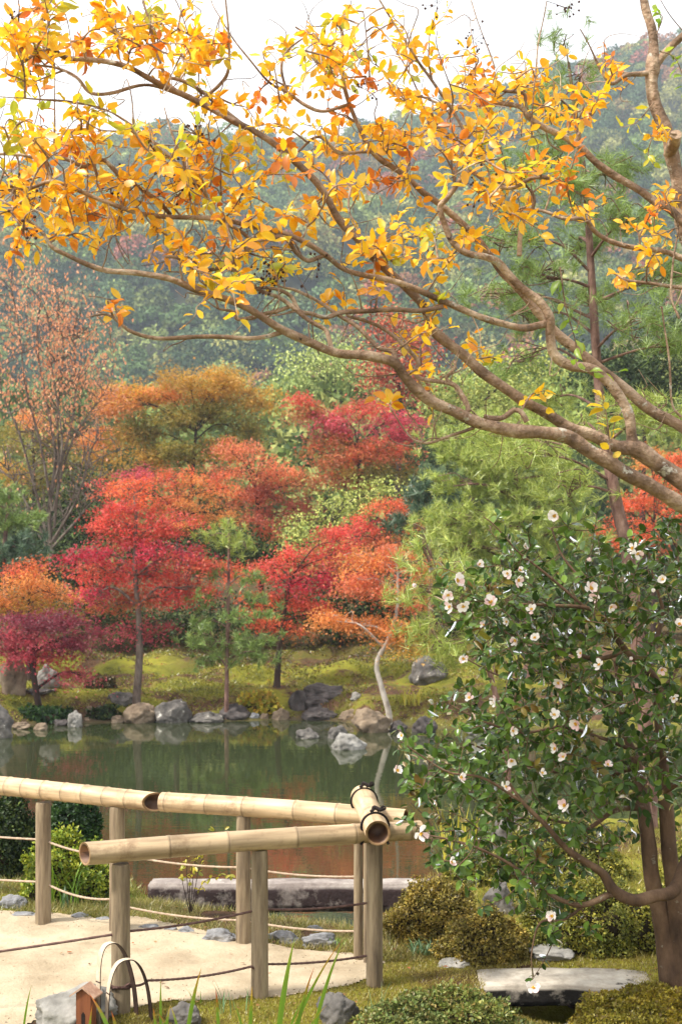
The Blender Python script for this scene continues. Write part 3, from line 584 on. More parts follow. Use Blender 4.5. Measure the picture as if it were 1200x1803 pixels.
# tall half bare tree at the left, leaves hanging like peach coloured rags
def bare_tree():
    rng = np.random.default_rng(9); D = 27.0
    base = W(88, 985, D); b0 = np.array([base[0], base[1], gz(base[0], base[1])])
    root = thing('half_bare_tree', b0, 'tall half bare tree with thin grey stems and peach coloured leaves at the left', 'tree')
    wood = MB(); leaf = MB()
    main = [[(90, 980), (92, 900), (96, 800), (75, 690), (66, 600), (70, 520), (52, 480)], [(92, 930), (104, 840), (104, 720), (112, 620), (100, 540)], [(94, 900), (118, 800), (150, 740), (180, 690)],
            [(90, 940), (60, 850), (30, 760), (10, 690), (0, 620)], [(92, 900), (70, 780), (40, 680), (36, 580), (20, 500)], [(95, 840), (130, 720), (135, 620), (128, 560)], [(96, 860), (110, 780), (92, 640), (84, 560)],
            [(88, 960), (130, 880), (160, 800), (172, 760)], [(88, 960), (40, 880), (10, 820)], [(90, 970), (150, 900), (186, 850)], [(86, 975), (60, 930), (20, 900)], [(90, 960), (120, 900), (140, 840), (150, 790)]]
    for bi, m in enumerate(main):
        o = rng.uniform(-.5, .5)
        p = np.array([W(x + rng.normal() * 3, y, D + o * k / len(m)) for k, (x, y) in enumerate(m)])
        if bi == 0: p = np.vstack([b0 - [0, 0, .05], p])
        sp = spline(p, 7); r = np.linspace(.06 if bi == 0 else .032, .007, len(sp)); wood.tube(sp, r, 6)
        high = m[-1][1] < 740
        for q in range(26 if high else 20):
            k = rng.integers(len(sp) // 4, len(sp)); st = sp[k]; L = rng.uniform(.3, 1.0)
            d = nrm(np.array([rng.normal() * .8, rng.normal() * .8, rng.uniform(.3, 1.2)]))
            e = st + d * L; mid = (st + e) / 2 + rng.normal(size=3) * .06
            tw = spline([st, mid, e], 4); wood.tube(tw, np.linspace(.012, .005, len(tw)), 4, cap=False)
            for z in range(2):
                k2 = rng.integers(2, len(tw)); e2 = tw[k2] + nrm(rng.normal(size=3) + [0, 0, .5]) * rng.uniform(.15, .45)
                wood.tube(spline([tw[k2], e2], 3), np.linspace(.007, .004, 4), 4, cap=False)
                yy = HY - (e2[2] - CZ) * F / e2[1]
                if yy < 745 and rng.random() < .9 or yy < 900 and rng.random() < .1: spray_hang(leaf, e2, d, rng, PEACH, s=.08, n=8, R=.18)
            if sp[k][2] > CZ + 260 / F * D: spray_hang(leaf, e, d, rng, PEACH, s=.08, n=9, R=.22)
    wood.build('trunk', M['bark'], root, loc=b0); leaf.build('crown', M['maple_leaf'], root, smooth=False, loc=b0)
bare_tree()

# ------------------------------------------------------------------ rocks
def rock(label, c, size, m, seed, sub=5, sharp=1.0, flat=1.0, cat='rock', name='rock', group=None):
    """c: ground centre; size: full width, depth, height"""
    import bmesh
    bm = bmesh.new(); bmesh.ops.create_icosphere(bm, subdivisions=sub, radius=1)
    rg = np.random.default_rng(seed + 900)
    v = np.array([x.co[:] for x in bm.verts]); f = np.array([[q.index for q in fc.verts] for fc in bm.faces]); bm.free()
    pl = nrm(rg.normal(size=(13, 3))); h = rg.uniform(.62, .95, 13)          # cutting planes give worn facets
    s_ = np.ones(len(v))
    dt = v @ pl.T; s_ = np.min(np.where(dt > 1e-3, h[None] / np.maximum(dt, 1e-3), 9), axis=1); s_ = np.minimum(s_, 1.0)
    nn = np.array([mnoise.fractal(Vector(p * 1.6) + Vector((seed * 3.1, 0, 0)), 1.0, 2.0, 5) for p in v])
    s_ = s_ * (1 + .2 * sharp * nn) + .022 * np.array([mnoise.noise(Vector(p * 9) + Vector((seed, 0, 0))) for p in v]) * sharp
    s_ = s_ + .05 * sharp * (np.abs(np.array([mnoise.fractal(Vector(p * 4.5) + Vector((seed, 5, 0)), .9, 2.1, 5) for p in v])) - .2)
    v = v * s_[:, None]; a = rg.uniform(0, 6.28); R_ = np.array([[math.cos(a), -math.sin(a), 0], [math.sin(a), math.cos(a), 0], [0, 0, 1]])
    v = v @ R_.T
    v = v / np.array([np.ptp(v[:, 0]), np.ptp(v[:, 1]), 1]); zmax = v[:, 2].max(); zc = -.35 * zmax
    v = v * np.array([size[0], size[1], 1]); v[:, 2] = (v[:, 2] - zc) / (zmax - zc) * size[2] * flat
    mb = MB(); mb.add(v, f); o = mb.build(name, M[m]); o.location = c
    return tag(o, label, cat, group)
def rock_px(label, cx, base, w, h, m, seed, dz=0, depth=.8, water=False, **k):
    if water:
        D = (CZ - ZW) * F / (base - HY); c = W(cx, base, D); c[2] = ZW
    else: c = on_ground(cx, base)
    s = c[1] / F
    c = c + np.array([0, w * s * depth * (.1 if water else .35) - (.08 if water else 0), dz])
    return rock(label, c, (w * s, max(w * s * depth, .02), h * s * 1.05), m, seed, **k)
FAR = [
 ('big grey boulder cut by the left edge standing in the water', -12, 1297, 78, 58, 'rock', 1, True),
 ('white pointed upright stone standing in the water by the left shore', 134, 1279, 26, 28, 'white_rock', 2, True),
 ('long grey rock on the bank just left of the tall maple trunk', 214, 1240, 54, 20, 'rock', 3, False),
 ('small round tan stone, nearest right of the white pointed stone, upper one', 157, 1258, 12, 14, 'tan_rock', 4, False),
 ('small grey block stone on the bank right of the small round tan stone', 174, 1257, 17, 14, 'rock', 5, False),
 ('low flat pebble at the water below the small round tan stone', 158, 1270, 16, 8, 'tan_rock', 6, True),
 ('mossy oval stone at the water between the white stone and the tan boulder', 208, 1271, 24, 12, 'tan_rock', 7, True),
 ('tan boulder at the water just right below the tall maple trunk', 249, 1271, 60, 34, 'tan_rock', 8, True),
 ('large rounded grey boulder right of the tan boulder on the shore', 302, 1270, 74, 38, 'rock', 9, True),
 ('low wide grey brown rock with an undercut in front of the young pine', 362, 1270, 62, 18, 'rock', 10, True),
 ('brown grey sloping boulder right below the young pine', 412, 1266, 60, 28, 'dark_rock', 11, True),
 ('small pale blue grey stone under the yellow green shore plant', 448, 1266, 18, 12, 'blue_rock', 12, True),
 ('small pale tan stone right of the blue grey one on the shore', 466, 1266, 15, 11, 'tan_rock', 13, True),
 ('rounded ochre rock at the water below the thin dark maple trunk', 496, 1266, 32, 20, 'tan_rock', 14, True),
 ('purple brown knobbly rock at the left end of the dark rock group', 524, 1252, 34, 34, 'dark_rock', 15, False),
 ('long dark grey overhanging slab topping the dark rock group', 565, 1232, 90, 26, 'dark_rock', 16, False),
 ('grey sloping rock at the water beneath the dark overhanging slab', 562, 1266, 66, 20, 'dark_rock', 17, True),
 ('brown rock wedged in the middle of the dark rock group', 560, 1246, 56, 18, 'dark_rock', 18, False),
 ('small pale cube like stone on the bank left of the leaning pale trunk', 627, 1233, 20, 13, 'white_rock', 19, False),
 ('reddish low rubble rock left of the large tan grey boulder', 618, 1268, 42, 20, 'tan_rock', 20, True),
 ('large tan grey boulder at the foot of the leaning pale trunk', 654, 1287, 72, 40, 'tan_rock', 21, True),
 ('small brown grey rock right of the large tan grey boulder', 700, 1287, 32, 20, 'dark_rock', 22, True),
 ('square dark grey rock with a flat top at the water near the flowering bush', 746, 1288, 46, 28, 'dark_rock', 23, True),
 ('low brown rock in the water, leftmost of three', 541, 1298, 42, 17, 'rock', 24, True),
 ('round grey rock in the water, middle of three', 596, 1299, 38, 23, 'rock', 25, True),
 ('pale white rock lying in the water, rightmost and nearest of three', 611, 1317, 64, 26, 'white_rock', 26, True),
 ('large slanting grey rock high on the moss bank left of the flowering bush', 752, 1206, 70, 48, 'rock', 27, False),
 ('pale tan standing boulder behind the purple maple at the left', 22, 1222, 54, 74, 'tan_rock', 28, False),
 ('pale grey boulder right behind the forked purple maple trunk', 80, 1212, 42, 40, 'white_rock', 29, False),
 ('long low flat stone lying before the pale boulders at the left', 62, 1223, 68, 9, 'rock', 30, False),
 ('pale grey rock at the far shore seen through the flowering bush', 850, 1292, 70, 34, 'white_rock', 31, True),
 ('low brown stone at the water at the left end of the far shore', 40, 1282, 34, 12, 'tan_rock', 32, True),
 ('small reddish flat stone at the water left of the white pointed stone', 72, 1284, 26, 12, 'tan_rock', 33, True),
 ('dark wet stone right behind the white pointed stone', 110, 1276, 30, 10, 'dark_rock', 34, True),
]
for lab, cx, b, w, h, m, sd, wt in FAR: rock_px(lab, cx, b, w, h, m, sd, water=wt, group='rocks along the far shore')
NEAR = [
 ('blue grey kerb stone by the path at the left edge', 22, 1601, 50, 24, 'blue_rock', 51), ('flat blue grey stone sunk in sand beside the left fence post', 42, 1616, 46, 8, 'blue_rock', 52),
 ('flat sunken stone just right of the left fence post', 140, 1618, 36, 10, 'blue_rock', 53), ('flat pale stone flush with the sand left of the shorter front post', 182, 1622, 30, 8, 'blue_rock', 54),
 ('faint low stone at the grass edge just right of the front post', 262, 1638, 40, 9, 'blue_rock', 55), ('small low stone in the row, second right of the front post', 300, 1642, 26, 11, 'blue_rock', 56),
 ('small dark blue stone in the row left of the longest kerb stone', 326, 1645, 32, 13, 'blue_rock', 57), ('longest flat topped kerb stone in front of the middle back post', 385, 1662, 66, 24, 'blue_rock', 58),
 ('small stone half hidden behind the middle front post', 482, 1654, 30, 14, 'blue_rock', 59), ('angular kerb stone right of the middle front post', 505, 1664, 46, 22, 'blue_rock', 60),
 ('wide rounded kerb stone near the right end of the sand', 560, 1671, 68, 24, 'blue_rock', 61), ('small pale stone in grass behind the right kerb stones', 555, 1640, 32, 10, 'blue_rock', 62),
 ('craggy pale grey boulder behind the small wooden box', 118, 1812, 150, 62, 'white_rock', 63), ('dark grey angular stone in moss below the middle of the fence', 324, 1808, 62, 38, 'rock', 64),
 ('rounded brown grey boulder with pale lichen at the bottom centre', 596, 1806, 80, 50, 'rock', 65),
 ('brown rounded rock in front of the dark round shrub', 122, 1508, 66, 30, 'tan_rock', 66),
 ('grey rock behind the mossy mound under the flowering bush', 905, 1500, 66, 60, 'rock', 67), ('pale grey rock on the ground behind the stone slab', 975, 1694, 100, 26, 'white_rock', 68),
 ('grey angular rock at the back of the brown clipped azalea', 880, 1610, 60, 50, 'rock', 69),
 ('pale flat stone at the left end of the stone slab', 800, 1706, 60, 14, 'white_rock', 70), ('dark small stone in the hollow under the stone slab', 1010, 1796, 50, 30, 'dark_rock', 71),
]
for lab, cx, b, w, h, m, sd in NEAR: rock_px(lab, cx, b, w, h, m, sd, dz=-.004, depth=.55 if sd < 63 else .8, sub=5, group='kerb stones along the sand path' if sd < 63 else None)
rock('pale grey stepping stone lying below the stone slab at the lower right', (.86, 4.95, -.20), (.36, .25, .155), 'white_rock', 72, sub=5, name='stepping_stone', cat='stepping stone')

def slab(label, name, c, size, rz, m, seed, cat, bend=0.0):
    """rough hewn stone beam"""
    import bmesh
    bm = bmesh.new(); bmesh.ops.create_cube(bm, size=1)
    bmesh.ops.scale(bm, vec=size, verts=bm.verts); bmesh.ops.bevel(bm, geom=list(bm.edges), offset=min(size) * .09, segments=2, affect='EDGES')
    bmesh.ops.subdivide_edges(bm, edges=[e for e in bm.edges if e.calc_length() > .3], cuts=12, use_grid_fill=True)
    bmesh.ops.subdivide_edges(bm, edges=[e for e in bm.edges if e.calc_length() > .03], cuts=3, use_grid_fill=True)
    bm.verts.ensure_lookup_table()
    for v in bm.verts:
        n = mnoise.fractal(v.co * 5 + Vector((seed, 0, 0)), 1, 2, 4); v.co += Vector((n * .004, n * .009, n * .004))
        v.co.z -= bend * (v.co.x / size[0] * 2) ** 2; v.co.y *= 1 - .12 * (v.co.x / size[0] * 2) ** 4
    me = bpy.data.meshes.new(name); bm.to_mesh(me); bm.free(); me.materials.append(M[m])
    for p in me.polygons: p.use_smooth = True
    o = bpy.data.objects.new(name, me); col.objects.link(o); o.location = c; o.rotation_euler = (0, 0, rz); return tag(o, label, cat)
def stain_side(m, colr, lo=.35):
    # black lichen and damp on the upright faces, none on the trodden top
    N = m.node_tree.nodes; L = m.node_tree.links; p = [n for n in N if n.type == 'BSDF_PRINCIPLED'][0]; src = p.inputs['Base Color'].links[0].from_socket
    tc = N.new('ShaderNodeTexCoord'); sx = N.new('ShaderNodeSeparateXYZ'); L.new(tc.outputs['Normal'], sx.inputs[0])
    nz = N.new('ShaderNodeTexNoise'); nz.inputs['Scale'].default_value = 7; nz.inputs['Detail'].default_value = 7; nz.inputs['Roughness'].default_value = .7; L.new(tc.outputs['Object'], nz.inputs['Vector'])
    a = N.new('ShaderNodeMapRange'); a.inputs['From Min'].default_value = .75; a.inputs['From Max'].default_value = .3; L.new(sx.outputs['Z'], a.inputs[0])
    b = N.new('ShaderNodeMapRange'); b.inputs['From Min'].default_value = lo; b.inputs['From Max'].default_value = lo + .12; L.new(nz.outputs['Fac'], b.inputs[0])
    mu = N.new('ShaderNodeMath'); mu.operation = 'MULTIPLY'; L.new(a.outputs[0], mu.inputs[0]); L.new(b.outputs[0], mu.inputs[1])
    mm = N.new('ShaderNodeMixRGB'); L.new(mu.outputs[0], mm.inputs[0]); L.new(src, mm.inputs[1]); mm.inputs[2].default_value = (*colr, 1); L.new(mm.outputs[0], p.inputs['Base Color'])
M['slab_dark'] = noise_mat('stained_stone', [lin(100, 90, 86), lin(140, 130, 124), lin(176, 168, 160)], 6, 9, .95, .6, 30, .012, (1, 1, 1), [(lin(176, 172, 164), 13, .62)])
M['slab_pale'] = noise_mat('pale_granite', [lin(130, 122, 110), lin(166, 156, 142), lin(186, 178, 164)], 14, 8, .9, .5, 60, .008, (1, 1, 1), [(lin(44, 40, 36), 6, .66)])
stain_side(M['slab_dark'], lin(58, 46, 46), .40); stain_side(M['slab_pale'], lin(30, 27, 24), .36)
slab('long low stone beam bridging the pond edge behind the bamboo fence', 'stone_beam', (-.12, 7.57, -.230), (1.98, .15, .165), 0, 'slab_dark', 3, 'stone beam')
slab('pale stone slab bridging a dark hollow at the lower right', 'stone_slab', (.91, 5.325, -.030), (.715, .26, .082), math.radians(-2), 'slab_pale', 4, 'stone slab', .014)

# ------------------------------------------------------------------ bamboo fences
def bamboo_mat():
    m, N, L = new_mat('bamboo')
    o = N.new('ShaderNodeOutputMaterial'); p = N.new('ShaderNodeBsdfPrincipled'); L.new(p.outputs[0], o.inputs[0])
    at = N.new('ShaderNodeAttribute'); at.attribute_name = 'tint'
    tc = N.new('ShaderNodeTexCoord'); mp = N.new('ShaderNodeMapping'); mp.inputs['Scale'].default_value = (2.2, 26, 26); L.new(tc.outputs['Object'], mp.inputs[0])
    n = N.new('ShaderNodeTexNoise'); n.inputs['Scale'].default_value = 1.5; n.inputs['Detail'].default_value = 6; L.new(mp.outputs[0], n.inputs['Vector'])
    n2 = N.new('ShaderNodeTexNoise'); n2.inputs['Scale'].default_value = 9; n2.inputs['Detail'].default_value = 8; n2.inputs['Roughness'].default_value = .75; L.new(tc.outputs['Object'], n2.inputs['Vector'])
    r = N.new('ShaderNodeValToRGB'); e = r.color_ramp.elements; e[0].position = .32; e[0].color = (.5, .47, .42, 1); e[1].position = .6; e[1].color = (1.06, 1.04, 1, 1); L.new(n.outputs['Fac'], r.inputs[0])
    m1 = N.new('ShaderNodeMixRGB'); m1.blend_type = 'MULTIPLY'; m1.inputs[0].default_value = 1; L.new(at.outputs['Color'], m1.inputs[1]); L.new(r.outputs[0], m1.inputs[2])
    mr = N.new('ShaderNodeMapRange'); mr.inputs['From Min'].default_value = .53; mr.inputs['From Max'].default_value = .72; mr.inputs['To Max'].default_value = .9; L.new(n2.outputs['Fac'], mr.inputs[0])
    m2 = N.new('ShaderNodeMixRGB'); L.new(mr.outputs[0], m2.inputs[0]); L.new(m1.outputs[0], m2.inputs[1]); m2.inputs[2].default_value = (*lin(110, 84, 58), 1)
    L.new(m2.outputs[0], p.inputs['Base Color']); p.inputs['Roughness'].default_value = .5; p.inputs['Specular IOR Level'].default_value = .4
    b = N.new('ShaderNodeBump'); b.inputs['Strength'].default_value = .25; b.inputs['Distance'].default_value = .004; L.new(n.outputs['Fac'], b.inputs['Height']); L.new(b.outputs[0], p.inputs['Normal'])
    return m
M['bamboo'] = bamboo_mat()
M['post'] = noise_mat('post_wood', [lin(80, 68, 55), lin(128, 112, 90), lin(156, 141, 115)], 9, 8, .9, .6, 40, .006, (3, 3, .35), [(lin(112, 116, 84), 7, .66), (lin(66, 52, 42), 16, .7)])
M['rope'] = noise_mat('brown_rope', [lin(70, 50, 46), lin(112, 86, 78)], 60, 4, .95, .6, 200, .003, (1, 1, 1))
M['pale_rope'] = noise_mat('pale_rope', [lin(150, 128, 108), lin(190, 170, 148)], 60, 4, .95, .6, 200, .003)
M['black_cord'] = noise_mat('black_cord', [lin(24, 20, 20), lin(50, 42, 40)], 60, 4, .9, .6, 200, .003)
BC = lin(192, 168, 136)
def bamboo(p0, p1, r, nodes, seed, parent, name='rail', taper=.0, c=BC, cut=0.0, cut0=0.0):
    """hollow culm from p0 to p1 with joint rings; built along local X"""
    p0 = np.array(p0); p1 = np.array(p1); L = np.linalg.norm(p1 - p0); rg = np.random.default_rng(seed)
    xs = [0]; rs = [1.0]; cs = []
    nd = np.arange(nodes * rg.uniform(.1, .4), L - .02, nodes); nd = nd + rg.normal(size=len(nd)) * nodes * .05
    st = []
    for n_ in nd: st += [(n_ - .008, 1.0), (n_ - .003, 1.05), (n_, .98), (n_ + .003, 1.06), (n_ + .009, 1.0)]
    st = [s for s in st if (.004 if not cut0 else .1) < s[0] < L - (.1 if cut else .004)]
    x = np.array([0.] + [s[0] for s in st] + [L]); k = np.array([1.] + [s[1] for s in st] + [1.])
    bow = lambda t: .006 * np.sin(t / L * math.pi)
    sides = 28; ang = np.arange(sides) * 2 * math.pi / sides
    R_ = r * k * (1 - taper * x / L)
    def ring(xx, rr): return np.stack([xx + (cut * np.cos(ang) * rr if xx > L - .09 else -cut0 * np.cos(ang) * rr if xx < .09 else 0 * ang), np.cos(ang) * rr, np.sin(ang) * rr + bow(xx)], -1)
    vs = [ring(a, b) for a, b in zip(x, R_)]; fc = []; cc = []
    for q in range(len(x) - 1):
        near = min([abs((x[q] + x[q + 1]) / 2 - n_) for n_ in nd] + [9])
        cc_ = c * (.62 if near < .0025 else .88 if near < .007 else 1.0) * rg.uniform(.94, 1.03)
        for s_ in range(sides): fc.append([q * sides + s_, q * sides + (s_ + 1) % sides, (q + 1) * sides + (s_ + 1) % sides, (q + 1) * sides + s_]); cc.append(cc_)
    mb = MB(); mb.add(np.concatenate(vs), np.array(fc)[:, ::-1], np.array(cc))
    for e, s_ in ((0, 1), (L, -1)):                       # cut ends: wall, dark bore, diaphragm
        ro = R_[0] if e == 0 else R_[-1]; ri = ro * .8; dpt = .075
        v = np.concatenate([ring(e, ro), ring(e, ri), ring(e + s_ * dpt, ri), ring(e + s_ * dpt, ri * .02)])
        f = []; fcx = []
        for lv, cl_ in ((0, lin(150, 120, 86)), (1, lin(104, 70, 46)), (2, lin(96, 66, 46))):
            for q in range(sides):
                qq = [lv * sides + q, lv * sides + (q + 1) % sides, (lv + 1) * sides + (q + 1) % sides, (lv + 1) * sides + q]
                f.append(qq if s_ == 1 else qq[::-1]); fcx.append(cl_)
        mb.add(v, f, np.array(fcx))
    o = mb.build(name, M['bamboo'], parent)
    o.rotation_euler = Vector(p1 - p0).to_track_quat('X', 'Z').to_euler(); o.location = Vector(p0) - parent.location
    return o
def post(x, y, h, r, seed, parent, lean=(0, 0)):
    rg = np.random.default_rng(seed); sides = 22; ang = np.arange(sides) * 2 * math.pi / sides
    zs = np.array([-.12, 0, .04, .12, .22, .32, .42, .5, h - .012, h]); mb = MB(); base = gz(x, y)
    ph = rg.uniform(0, 6, 3); vs = []
    for z in zs:
        k = 1 + .03 * np.cos(ang * 2 + ph[0] + z * 2) + .018 * np.cos(ang * 5 + ph[1]) - .10 * np.exp(-((np.angle(np.exp(1j * (ang - ph[2])))) / .1) ** 2)
        rr = r * k * (1.04 - .06 * z / h) * (.93 if z == h else 1)
        vs.append(np.stack([x + lean[0] * z + rr * np.cos(ang), y + lean[1] * z + rr * np.sin(ang), np.full(sides, base + z)], -1))
    vs.append(np.array([[x + lean[0] * h, y + lean[1] * h, base + h]])); n = len(zs); fc = []
    for q in range(n - 1):
        for s_ in range(sides): fc.append([q * sides + s_, q * sides + (s_ + 1) % sides, (q + 1) * sides + (s_ + 1) % sides, (q + 1) * sides + s_])
    mb.add(np.concatenate(vs), fc); top = [[(n - 1) * sides + s_, (n - 1) * sides + (s_ + 1) % sides, n * sides] for s_ in range(sides)]
    m2 = MB(); m2.add(np.concatenate(vs), top); mb.v += [m2.v[0]]; mb.f += [m2.f[0] + mb.n]; mb.c += m2.c; mb.m += m2.m; mb.n += m2.n
    return mb.build('post', M['post'], parent, loc=parent.location)
def rope(pts, r, m, parent, name='rope', sag=0.0):
    p = np.array(pts, float); o = []
    for a, b in zip(p[:-1], p[1:]):
        t = np.linspace(0, 1, 16)[:, None]; q = a * (1 - t) + b * t; q[:, 2] -= (sag * 4 * t * (1 - t))[:, 0]; o.append(q[:-1])
    o.append(p[-1:]); q = np.concatenate(o); mb = MB()
    n = len(q); qq = np.stack([np.interp(np.linspace(0, n - 1, n * 4), np.arange(n), q[:, k]) for k in range(3)], -1)
    mb.tube(qq, r * (1 + .12 * np.sin(np.arange(len(qq)) * 2.1)), 7); return mb.build(name, M[m], parent, loc=parent.location)

H = .575; PR = .0335
P1 = (-.83, 4.93); P2 = (-.318, 5.12); P3 = (.135, 5.27)
f1 = thing('bamboo_fence', (P1[0], P1[1], 0), 'front bamboo fence with one grey rail, three posts and dark ropes', 'fence', 'bamboo fences beside the path')
for k, p in enumerate((P1, P2, P3)): post(p[0], p[1], H if k else H - .015, PR + (.002 if k == 0 else 0), 60 + k, f1)
d1 = nrm(np.array([P3[0] - P1[0], P3[1] - P1[1], 0])); r1 = .043
e0 = np.array([P1[0], P1[1], H + r1 - .008]) - d1 * .135
bamboo(e0, np.array([P3[0], P3[1], H + r1 - .012]) + d1 * .20, r1, .25, 1, f1, taper=.1, c=BC * .88, cut0=.35)
def wire(P, z): return (P[0], P[1], gz(*P) + z)
rope([(-2.3, 4.9, .12), (P1[0] - .03, P1[1] - .02, .30), (P1[0], P1[1], .305), (P2[0], P2[1], .34), (P3[0], P3[1], .33)], .0048, 'rope', f1, sag=.012)
rope([(P1[0] - .035, P1[1] - .035, .115), (P1[0] + .035, P1[1] - .03, .118), (P1[0] + .1, P1[1] + .02, .115), (P2[0] - .03, P2[1] - .03, .125), (P2[0], P2[1], .125), (P3[0], P3[1], .118)], .0048, 'rope', f1, sag=.012)
th = np.linspace(0, 2 * math.pi, 20)
rope([(P1[0] + .041 * math.cos(a), P1[1] + .041 * math.sin(a), .105 + .002 * math.sin(a * 3)) for a in th], .006, 'rope', f1, name='rope_loop')
# back fence, right section
Q1 = (-.432, 5.80); Q2 = (.075, 5.63); Q3 = (.118, 5.60)
f2 = thing('bamboo_fence', (Q1[0], Q1[1], 0), 'right back bamboo fence whose pale rail meets the tied cross piece', 'fence', 'bamboo fences beside the path')
d2 = nrm(np.array([Q2[0] - Q1[0], Q2[1] - Q1[1], 0])); r2 = .044
post(Q1[0], Q1[1], H, PR, 70, f2); post(Q2[0], Q2[1], H, .02, 71, f2); post(Q3[0], Q3[1] - .03, H, .022, 72, f2)
s2 = np.array([Q1[0], Q1[1], H + r2 - .006]) - d2 * .40; x2 = np.array([Q3[0], Q3[1], H + r2 - .012]) + d2 * .165
bamboo(s2, x2, r2, .2, 2, f2, c=BC * 1.08)
for z, sg in ((.345, .014), (.11, .014)):
    rope([(-.98, 5.99, z + .01), (Q1[0], Q1[1], z), (Q2[0], Q2[1], z + .0)], .0048, 'pale_rope', f2, sag=sg)
# back fence, left section
T1 = (-1.408, 6.19); T2 = (-1.026, 6.0)
f3 = thing('bamboo_fence', (T1[0], T1[1], 0), 'left back bamboo fence whose rail shows an open round end', 'fence', 'bamboo fences beside the path')
d3 = nrm(np.array([T2[0] - T1[0], T2[1] - T1[1], 0])); r3 = .047
post(T1[0], T1[1], H, PR + .003, 73, f3); post(T2[0], T2[1], H, PR + .001, 74, f3, lean=(.0, 0))
bamboo(np.array([T1[0], T1[1], H + r3 - .006]) - d3 * 1.2, np.array([T2[0], T2[1], H + r3 - .006]) + d3 * .21, r3, .12, 3, f3, c=BC * 1.05, cut=1.0, taper=.08)
for z, sg in ((.385, .02), (.185, .03)):
    rope([(-2.6, 6.78, z), (T1[0], T1[1], z), (T2[0], T2[1], z - .03)], .0052, 'pale_rope', f3, sag=sg)
# cross piece lying over both rails, tied with black cord
c0 = W(665, 1467, 5.13); c1 = W(637, 1402, 5.68)
fx = thing('bamboo_cross_piece', tuple(c0), 'short hollow bamboo piece tied with black cord across both fence rails', 'bamboo pole')
bamboo(c0, c1, .05, .32, 4, fx, name='culm', c=BC * 1.12)
ax = nrm(c1 - c0); sx_ = nrm(np.cross(ax, [0, 0, 1])); ux = np.cross(sx_, ax)
for t, nm in ((.17, 'front'), (.86, 'back')):
    cc = c0 + (c1 - c0) * t; ang = np.linspace(-.25 * math.pi, 1.25 * math.pi, 26)
    loop = [cc + .0545 * (sx_ * math.cos(a) + ux * math.sin(a)) for a in ang]
    lo = [cc + sx_ * .055 - np.array([0, 0, .075]) + ax * .01]; hi = [cc - sx_ * .055 - np.array([0, 0, .075]) + ax * .01]
    ln = rope(lo + loop + hi, .0055, 'black_cord', fx, name='lashing')
    kn = MB(); top = cc + ux * .06
    kn.tube(spline([top - sx_ * .02, top + ux * .012, top + sx_ * .02 + ux * .004, top + sx_ * .035 + ux * .016], 5), .0055, 7)
    kn.tube(spline([top + sx_ * .01, top + sx_ * .03 + ux * .022, top + sx_ * .042 + ux * .012, top + sx_ * .03 + ux * .004], 5), .003, 6)
    kn.tube(spline([top - sx_ * .01 + ax * .01, top - sx_ * .005 + ux * .02, top + sx_ * .02 + ux * .01 - ax * .01], 5), .006, 7)
    kn.build('knot', M['black_cord'], ln, loc=c0)

# bent bamboo hoops and the little roofed box -----------------------------------
M['hoop_dark'] = noise_mat('hoop_outer', [lin(44, 32, 26), lin(78, 60, 50)], 30, 5, .7, .3, 60, .003)
M['hoop_pale'] = noise_mat('hoop_inner', [lin(168, 148, 124), lin(206, 190, 168)], 20, 5, .7, .2, 60, .003)
def hoop(label, A, top, B, w=.026, t=.004):
    A = np.array(A); B = np.array(B); root = thing('bamboo_hoop', tuple((A + B) / 2 * [1, 1, 0]), label, 'hoop', 'bent bamboo hoops by the front post')
    u = nrm((B - A) * [1, 1, 0]); n = np.array([-u[1], u[0], 0]); mid = (A + B) / 2; hh = top[2]
    tt = np.linspace(0, math.pi, 40); hw = np.linalg.norm((B - A)[:2]) / 2; sk = np.dot(np.array(top) - mid, u)
    P = np.array([mid - u * (hw * math.copysign(abs(math.cos(a)) ** .8, math.cos(a))) + u * sk * math.sin(a) ** 1.5 + np.array([0, 0, (hh + .06) * math.sin(a) ** .75 - .06]) for a in tt])
    tg = nrm(np.gradient(P, axis=0)); outw = np.cross(tg, n); outw *= np.sign((outw @ np.array([0, 0, 1]))[20])
    mbd = MB()
    for sgn, mi in ((1, 0), (-1, 1)):
        a = P + outw * t / 2 * sgn - n * w / 2; b = P + outw * t / 2 * sgn + n * w / 2; N_ = len(P)
        v = np.concatenate([a, b]); f = np.array([[q, q + 1, N_ + q + 1, N_ + q] for q in range(N_ - 1)]); mbd.add(v, f if sgn == -1 else f[:, ::-1], mi=mi)
    for sgn in (1, -1):
        a = P + outw * t / 2 + n * w / 2 * sgn; b = P - outw * t / 2 + n * w / 2 * sgn; v = np.concatenate([a, b]); mbd.add(v, np.array([[q, q + 1, N_ + q + 1, N_ + q] for q in range(N_ - 1)]), mi=1)
    mbd.build('strip', [M['hoop_pale'], M['hoop_dark']], root, loc=root.location)
    nd = MB(); q = P[7]; nd.tube([q - n * w * .52, q + n * w * .52], .0035, 6); nd.build('joint', M['hoop_dark'], root, loc=root.location)
hoop('taller bent bamboo hoop, pale inside, leaning behind the shorter one', (-.885, 4.79, 0), (-.86, 4.83, .295), (-.765, 4.90, 0))
hoop('shorter bent bamboo hoop in front of the first post', (-.852, 4.76, 0), (-.79, 4.80, .24), (-.705, 4.86, 0))
bx0 = W(152, 1803, 4.74); g0 = gz(bx0[0], bx0[1])
bxr = thing('wooden_box', (bx0[0], bx0[1], g0), 'small upright reddish wooden box with a gabled roof and dark slot', 'wooden box', rz=math.radians(-16)); bxr.scale = (.88, .88, .94)
M['box_wood'] = noise_mat('box_wood', [lin(92, 52, 34), lin(128, 76, 48)], 8, 6, .6, .2, 40, .002, (4, 4, .5)); M['slot'] = noise_mat('slot_dark', [lin(26, 18, 16), lin(44, 32, 26)], 20, 3, .9, 0)
